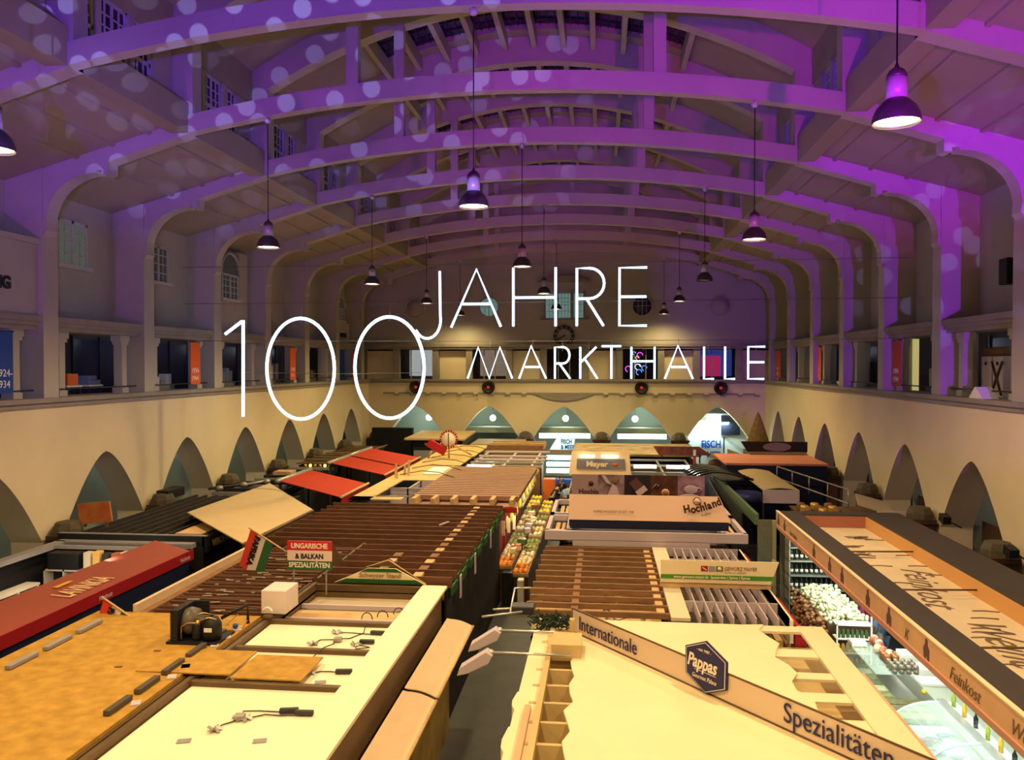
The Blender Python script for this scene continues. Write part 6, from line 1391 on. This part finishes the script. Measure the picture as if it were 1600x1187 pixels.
tag(MB().lathe((8.35, 45.4, 2.6), [(.62, 0), (.62, .35), (.40, 1.1), (.12, 1.9), (0, 2.15)], 14).build('cone_tree', mat('cone_brown', (.20,.12,.05), .8, .4, 6)), 'tall brown cone shape in front of the farthest right wall arch', 'cone')
tag(MB().box(7.75, 8.95, 44.6, 46.5, 0, 2.6).build('dark_cabinet', tile_brown), 'dark cabinet carrying the brown cone', 'cabinet')
t = thing('ramp_canopy', 'sloping glass canopy between fish shop and right wall', 'canopy', (7, 43, 0))
MB().quadslab((5.6, 41.5, 3.9), (5.9, 44.5, 3.9), (7.6, 44.0, 2.6), (7.3, 40.5, 2.6), .03).build('glass_sheet', glass, t)
MB().quadslab((6.0, 40.4, 3.2), (7.3, 40.4, 2.7), (7.3, 40.4, 1.0), (6.0, 40.4, 1.0), .04).build('side_panel', mat('pale_yellow', (.5,.48,.32), .6), t)
MB().box(5.9, 5.96, 41, 41.06, 0, 3.7).build('post', dark_metal, t)
for s, x_, nm_ in ((1, XR+.9, 'right'),):
    for i, y in enumerate(side_c[4:]):
        tag(MB().box(x_+.25, x_+.35, y-2.0, y+2.0, 0, 2.75).build('dark_panelling', tile_brown), 'brown panelling inside the right wall arch, %s from the camera' % ('first','second','third','fourth','fifth','sixth')[i], 'panelling', 'panelling in the right arches')
# ---------------- vegetable stall goods along the main aisle
crate_m = mat('crate_wood', (.45,.30,.14), .7, .2, 5); produce = [mat('fruit_orange', (.85,.30,.04), .5), mat('fruit_pale', (.75,.62,.35), .5), mat('fruit_green', (.20,.30,.08), .5), mat('fruit_white', (.68,.66,.52), .6), mat('fruit_yellow', (.80,.62,.06), .5), mat('fruit_red', (.55,.06,.04), .5)]
cr = None; fr_o = {}
spec = [(25.1, 0), (25.65, 0), (26.1, 1), (26.7, 1), (27.4, 3), (28.4, 2), (29.4, 2), (30.6, 3), (31.6, 1), (33.0, 3), (34.2, 2), (35.5, 4), (36.6, 4), (37.8, 4)]
words = ('first','second','third','fourth','fifth','sixth','seventh','eighth','ninth','tenth','eleventh','twelfth','thirteenth','fourteenth')
fn = ('orange fruit','pale fruit','green vegetable','white vegetable','yellow fruit','red fruit')
for i, (y, k) in enumerate(spec):
    for j in range(2):
        x, z = -2.95+j*.5, 1.0-j*.22; y += R.uniform(-.05, .05)
        lbl = 'crate of %ss on the aisle stand, %s from the camera, %s row' % (fn[k], words[i], ('back', 'front')[j])
        if cr is None:
            cr = thing('fruit_crate', lbl, 'crate', (x, y, z), 'crates along the main aisle')
            m = MB(); m.box(-.24, .24, -.27, .27, 0, .02); m.box(-.24, -.22, -.27, .27, 0, .12); m.box(.22, .24, -.27, .27, 0, .12); m.box(-.24, .24, -.27, -.25, 0, .12); m.box(-.24, .24, .25, .27, 0, .12)
            m.build('box', crate_m, cr, local=True); MB().box(-.25, .25, -.285, -.27, .05, .12).build('end_slat', wood_l, cr, local=True)
        else: clone(cr, (x, y, z), lbl, 'crates along the main aisle')
        for q in range(9):
            if R.random() < .12: continue
            fx, fy = x-.15+(q % 3)*.15, y-.17+(q//3)*.17; gg = '%ss in the aisle crates' % fn[k]; ll = '%s lying in one of the wooden crates along the main aisle' % fn[k]
            if k not in fr_o:
                o = MB().ball((0,0,0), .075, 8, 6).build('fruit', produce[k], local=True); o.location = (fx, fy, z+.1); tag(o, ll, 'fruit', gg); fr_o[k] = o
            else:
                o = fr_o[k].copy(); C.objects.link(o); o.location = (fx+R.uniform(-.02, .02), fy, z+.1+R.uniform(0, .03))
for i in range(16):
    y = 25.9+R.random()*10; h = R.uniform(.08, .2)
    tag(MB().obox((-2.72+R.uniform(-.12, .12), y, 1.15+h/2+R.uniform(0, .03)), (R.uniform(.18, .3), R.uniform(.2, .35), h), rz=R.uniform(-.6, .6)).build('paper_parcel', [cream_board, wood_l, MT['jar_green'], lilac, sackm[3]][i % 5], bevel=.02), 'small %s parcel lying among the fruit crates on the aisle stand' % ('cream', 'tan', 'dark green', 'pale lilac', 'brown')[i % 5], 'parcel', '%s parcels among the crates' % ('cream', 'tan', 'dark green', 'pale lilac', 'brown')[i % 5])
t = thing('produce_stand', 'long stepped wooden stand for the crates along the main aisle', 'stand', (-2.7, 31, 0))
MB().box(-3.2, -2.71, 24.85, 38.2, 0, 1.0).build('upper_step', tile_brown, t); MB().box(-2.7, -2.2, 24.85, 38.2, 0, .78).build('lower_step', tile_brown, t)
tag(MB().box(-2.95, -2.65, 24.4, 24.75, 0, 1.0).build('dark_bin', black, bevel=.02), 'dark bin at the near end of the fruit stand', 'bin')
tag(MB().box(-2.5, -2.3, 24.4, 24.7, .0, .8).build('white_paper_roll', white_paint, bevel=.04), 'white roll of paper leaning at the near end of the fruit stand', 'paper roll')
for i in range(9):
    y = 26.3+i*1.35; tag(MB().lathe((-3.02, y, 1.9), [(.03, .45), (.07, .3), (.1, .1), (.06, 0)], 8).build('hanging_garlic', [MT['fruit_pale'], MT['fruit_yellow']][i % 2]), 'hanging %s bundle at the stall edge over the main aisle' % ('garlic' if i % 2 == 0 else 'yellow'), 'bundle', 'hanging bundles %s' % ('a' if i % 2 == 0 else 'b'))
l = area('fruit_stall_light', (-2.7, 30.5, 2.5), (.3, 10.0), 110, (1.0, .82, .5))
l = area('aisle_end_light', (-2.0, 42.8, 2.5), (1.5, .5), 60, (.6, .95, 1.0))
area('grid_stall_light', (-4.2, 37.5, 2.75), (2.0, 4.0), 60, (.9, .95, .8))
tag(MB().box(-.95, -.9, 26, 26.05, 0, .1).box(-2.05, -1.75, 29.6, 30.6, 0.0, .02).build('floor_mat', mat('floor_pale', (.35,.33,.25), .7)), 'pale mat on the floor of the main aisle', 'mat')
tag(MB().box(-2.3, -1.45, 41.6, 42.2, 0, .9).build('blue_case', MT['counter_blue'], bevel=.02), 'dark blue low case at the end of the main aisle', 'case')
tag(MB().box(-2.9, -2.3, 41.2, 41.8, 0, 1.5).build('orange_carton', goods[0], bevel=.02), 'orange carton at the end of the main aisle', 'carton')
# ---------------- people
skin = mat('skin', (.55,.33,.24), .6); hair_d = mat('hair_dark', (.03,.02,.015), .7)
def skinned(edges_pts, radii, edges, name, m_, parent=None, root=0):
    me = bpy.data.meshes.new('t'); me.from_pydata(edges_pts, edges, []); o = bpy.data.objects.new('t', me); C.objects.link(o)
    sk = o.modifiers.new('s', 'SKIN'); sk.use_smooth_shade = True
    for i, r in enumerate(radii): me.skin_vertices[0].data[i].radius = (r, r); me.skin_vertices[0].data[i].use_root = (i == root)
    ss = o.modifiers.new('b', 'SUBSURF'); ss.levels = 1; ss.render_levels = 1
    bpy.context.view_layer.update()
    r = bpy.data.meshes.new_from_object(o.evaluated_get(bpy.context.evaluated_depsgraph_get())); bpy.data.objects.remove(o)
    r.materials.clear(); r.materials.append(m_); r.polygons.foreach_set('use_smooth', [True]*len(r.polygons)); r.name = name
    q = bpy.data.objects.new(name, r); C.objects.link(q)
    if parent: q.parent = parent
    return q
def person(x, y, z, rz, lbl, top, bottom, bend=0.0, arm=.35, h=1.72):
    k = h/1.72
    t = thing('person', lbl, 'person', (x, y, z), None, rz)
    def up_(dx, dy, dz):                      # upper body leans forward (-Y is forward)
        yy = dy*math.cos(bend) - dz*math.sin(bend); zz = dy*math.sin(bend) + dz*math.cos(bend)
        return (dx*k, yy*k, (.95+zz)*k)
    P = [(0,0,.95*k), up_(0,0,.22), up_(0,0,.45), up_(0,0,.53), up_(0,-.02,.62), up_(0,-.02,.72),
         up_(-.18,0,.44), up_(-.24,-.05,.16), up_(-.22,-.05-arm*.7,.0+arm*.2), up_(-.21,-.12-arm*.7,-.02+arm*.25),
         up_(.18,0,.44), up_(.24,-.05,.16), up_(.22,-.05-arm*.7,.0+arm*.2), up_(.21,-.12-arm*.7,-.02+arm*.25),
         (-.09*k,0,.88*k), (-.1*k,-.02,.48*k), (-.1*k,.02,.08*k), (-.1*k,-.14,.03*k),
         (.09*k,0,.88*k), (.1*k,.02,.48*k), (.1*k,.05,.08*k), (.1*k,-.1,.03*k)]
    rr = [.13,.12,.13,.055,.085,.075, .06,.042,.032,.03, .06,.042,.032,.03, .085,.06,.042,.035, .085,.06,.042,.035]
    E = [(0,1),(1,2),(2,3),(3,4),(4,5),(2,6),(6,7),(7,8),(8,9),(2,10),(10,11),(11,12),(12,13),(0,14),(14,15),(15,16),(16,17),(0,18),(18,19),(19,20),(20,21)]
    for b_, s_ in ((9, -1), (13, 1)):                       # five fingers
        for f in range(5):
            o = Vector(P[b_]); 
            if f == 4: d = Vector((-s_*.035, -.02, .0)); L = .03
            else: d = Vector(((f-1.5)*.017, -.035, 0)); L = .03 + .006*(2-abs(f-1.5))
            q = o + d; q2 = q + Vector((0 if f < 4 else -s_*.01, -L, -.015)); n0 = len(P)
            P += [tuple(q), tuple(q2)]; rr += [.009, .008]; E += [(b_, n0), (n0, n0+1)]
    skinned(P, [r*k for r in rr], E, 'body', skin, t)
    Pt = P[:3] + P[6:9] + P[10:13]; Rt = [.165,.15,.155,.082,.062,.05,.082,.062,.05]
    skinned(Pt, [r*k for r in Rt], [(0,1),(1,2),(2,3),(3,4),(4,5),(2,6),(6,7),(7,8)], 'jacket', top, t)
    Pl = [P[0]] + P[14:17] + P[18:21]; skinned(Pl, [r*k for r in (.16,.11,.082,.06,.11,.082,.06)], [(0,1),(1,2),(2,3),(0,4),(4,5),(5,6)], 'trousers', bottom, t)
    hd = Vector(up_(0,-.03,.69))
    MB().ball((hd.x, hd.y+.02, hd.z+.02), .108*k, 14, 9, sz=1.12).build('hair', hair_d, t, local=True)
    f = MB(); f.ball((hd.x, hd.y-.035, hd.z-.01), .09*k, 14, 9, sz=1.15); f.obox((hd.x, hd.y-.135*k, hd.z-.02), (.025, .035, .04))
    f.ball((hd.x-.1*k, hd.y, hd.z-.01), .022, 6, 5).ball((hd.x+.1*k, hd.y, hd.z-.01), .022, 6, 5); f.build('face', skin, t, local=True)
    MB().ball((hd.x-.035, hd.y-.12*k, hd.z+.01), .012, 6, 5).ball((hd.x+.035, hd.y-.12*k, hd.z+.01), .012, 6, 5).build('eyes', black, t, local=True)
    MB().obox((hd.x, hd.y-.118*k, hd.z-.065), (.045, .012, .01)).build('mouth', MT['fruit_red'], t, local=True)
    return t
dk = mat('cloth_black', (.02,.02,.025), .8); den = mat('cloth_denim', (.08,.16,.30), .8); lb = mat('cloth_light_blue', (.25,.42,.70), .8); mg = mat('cloth_magenta', (.30,.03,.12), .8); gy = mat('cloth_charcoal', (.06,.06,.07), .8)
person(-1.95, 40.3, 0, math.pi*.1, 'person in black jacket standing at the far end of the main aisle', dk, dk)
person(-2.35, 38.9, 0, math.pi*.6, 'person in dark clothes stooping in the main aisle', dk, gy, bend=.6)
person(-1.72, 39.0, 0, math.pi*.9, 'person in light blue shirt bending over beside the coffee stall', lb, gy, bend=.9)
person(XR+1.5, 40.2, 5.5, math.pi*.6, 'person in dark vest and white sleeves on the right gallery', gy, white_paint, arm=.3)
person(6.45, 21.0, 0, math.pi*.3, 'person in magenta and dark clothes shopping behind the deli counter', mg, dk)
person(6.35, 19.6, 0, -math.pi*.7, 'person in denim shirt beside the deli counter', den, den)
person(7.0, 19.3, 0, math.pi, 'person in black with magenta scarf beside the denim-shirted person', dk, mg)
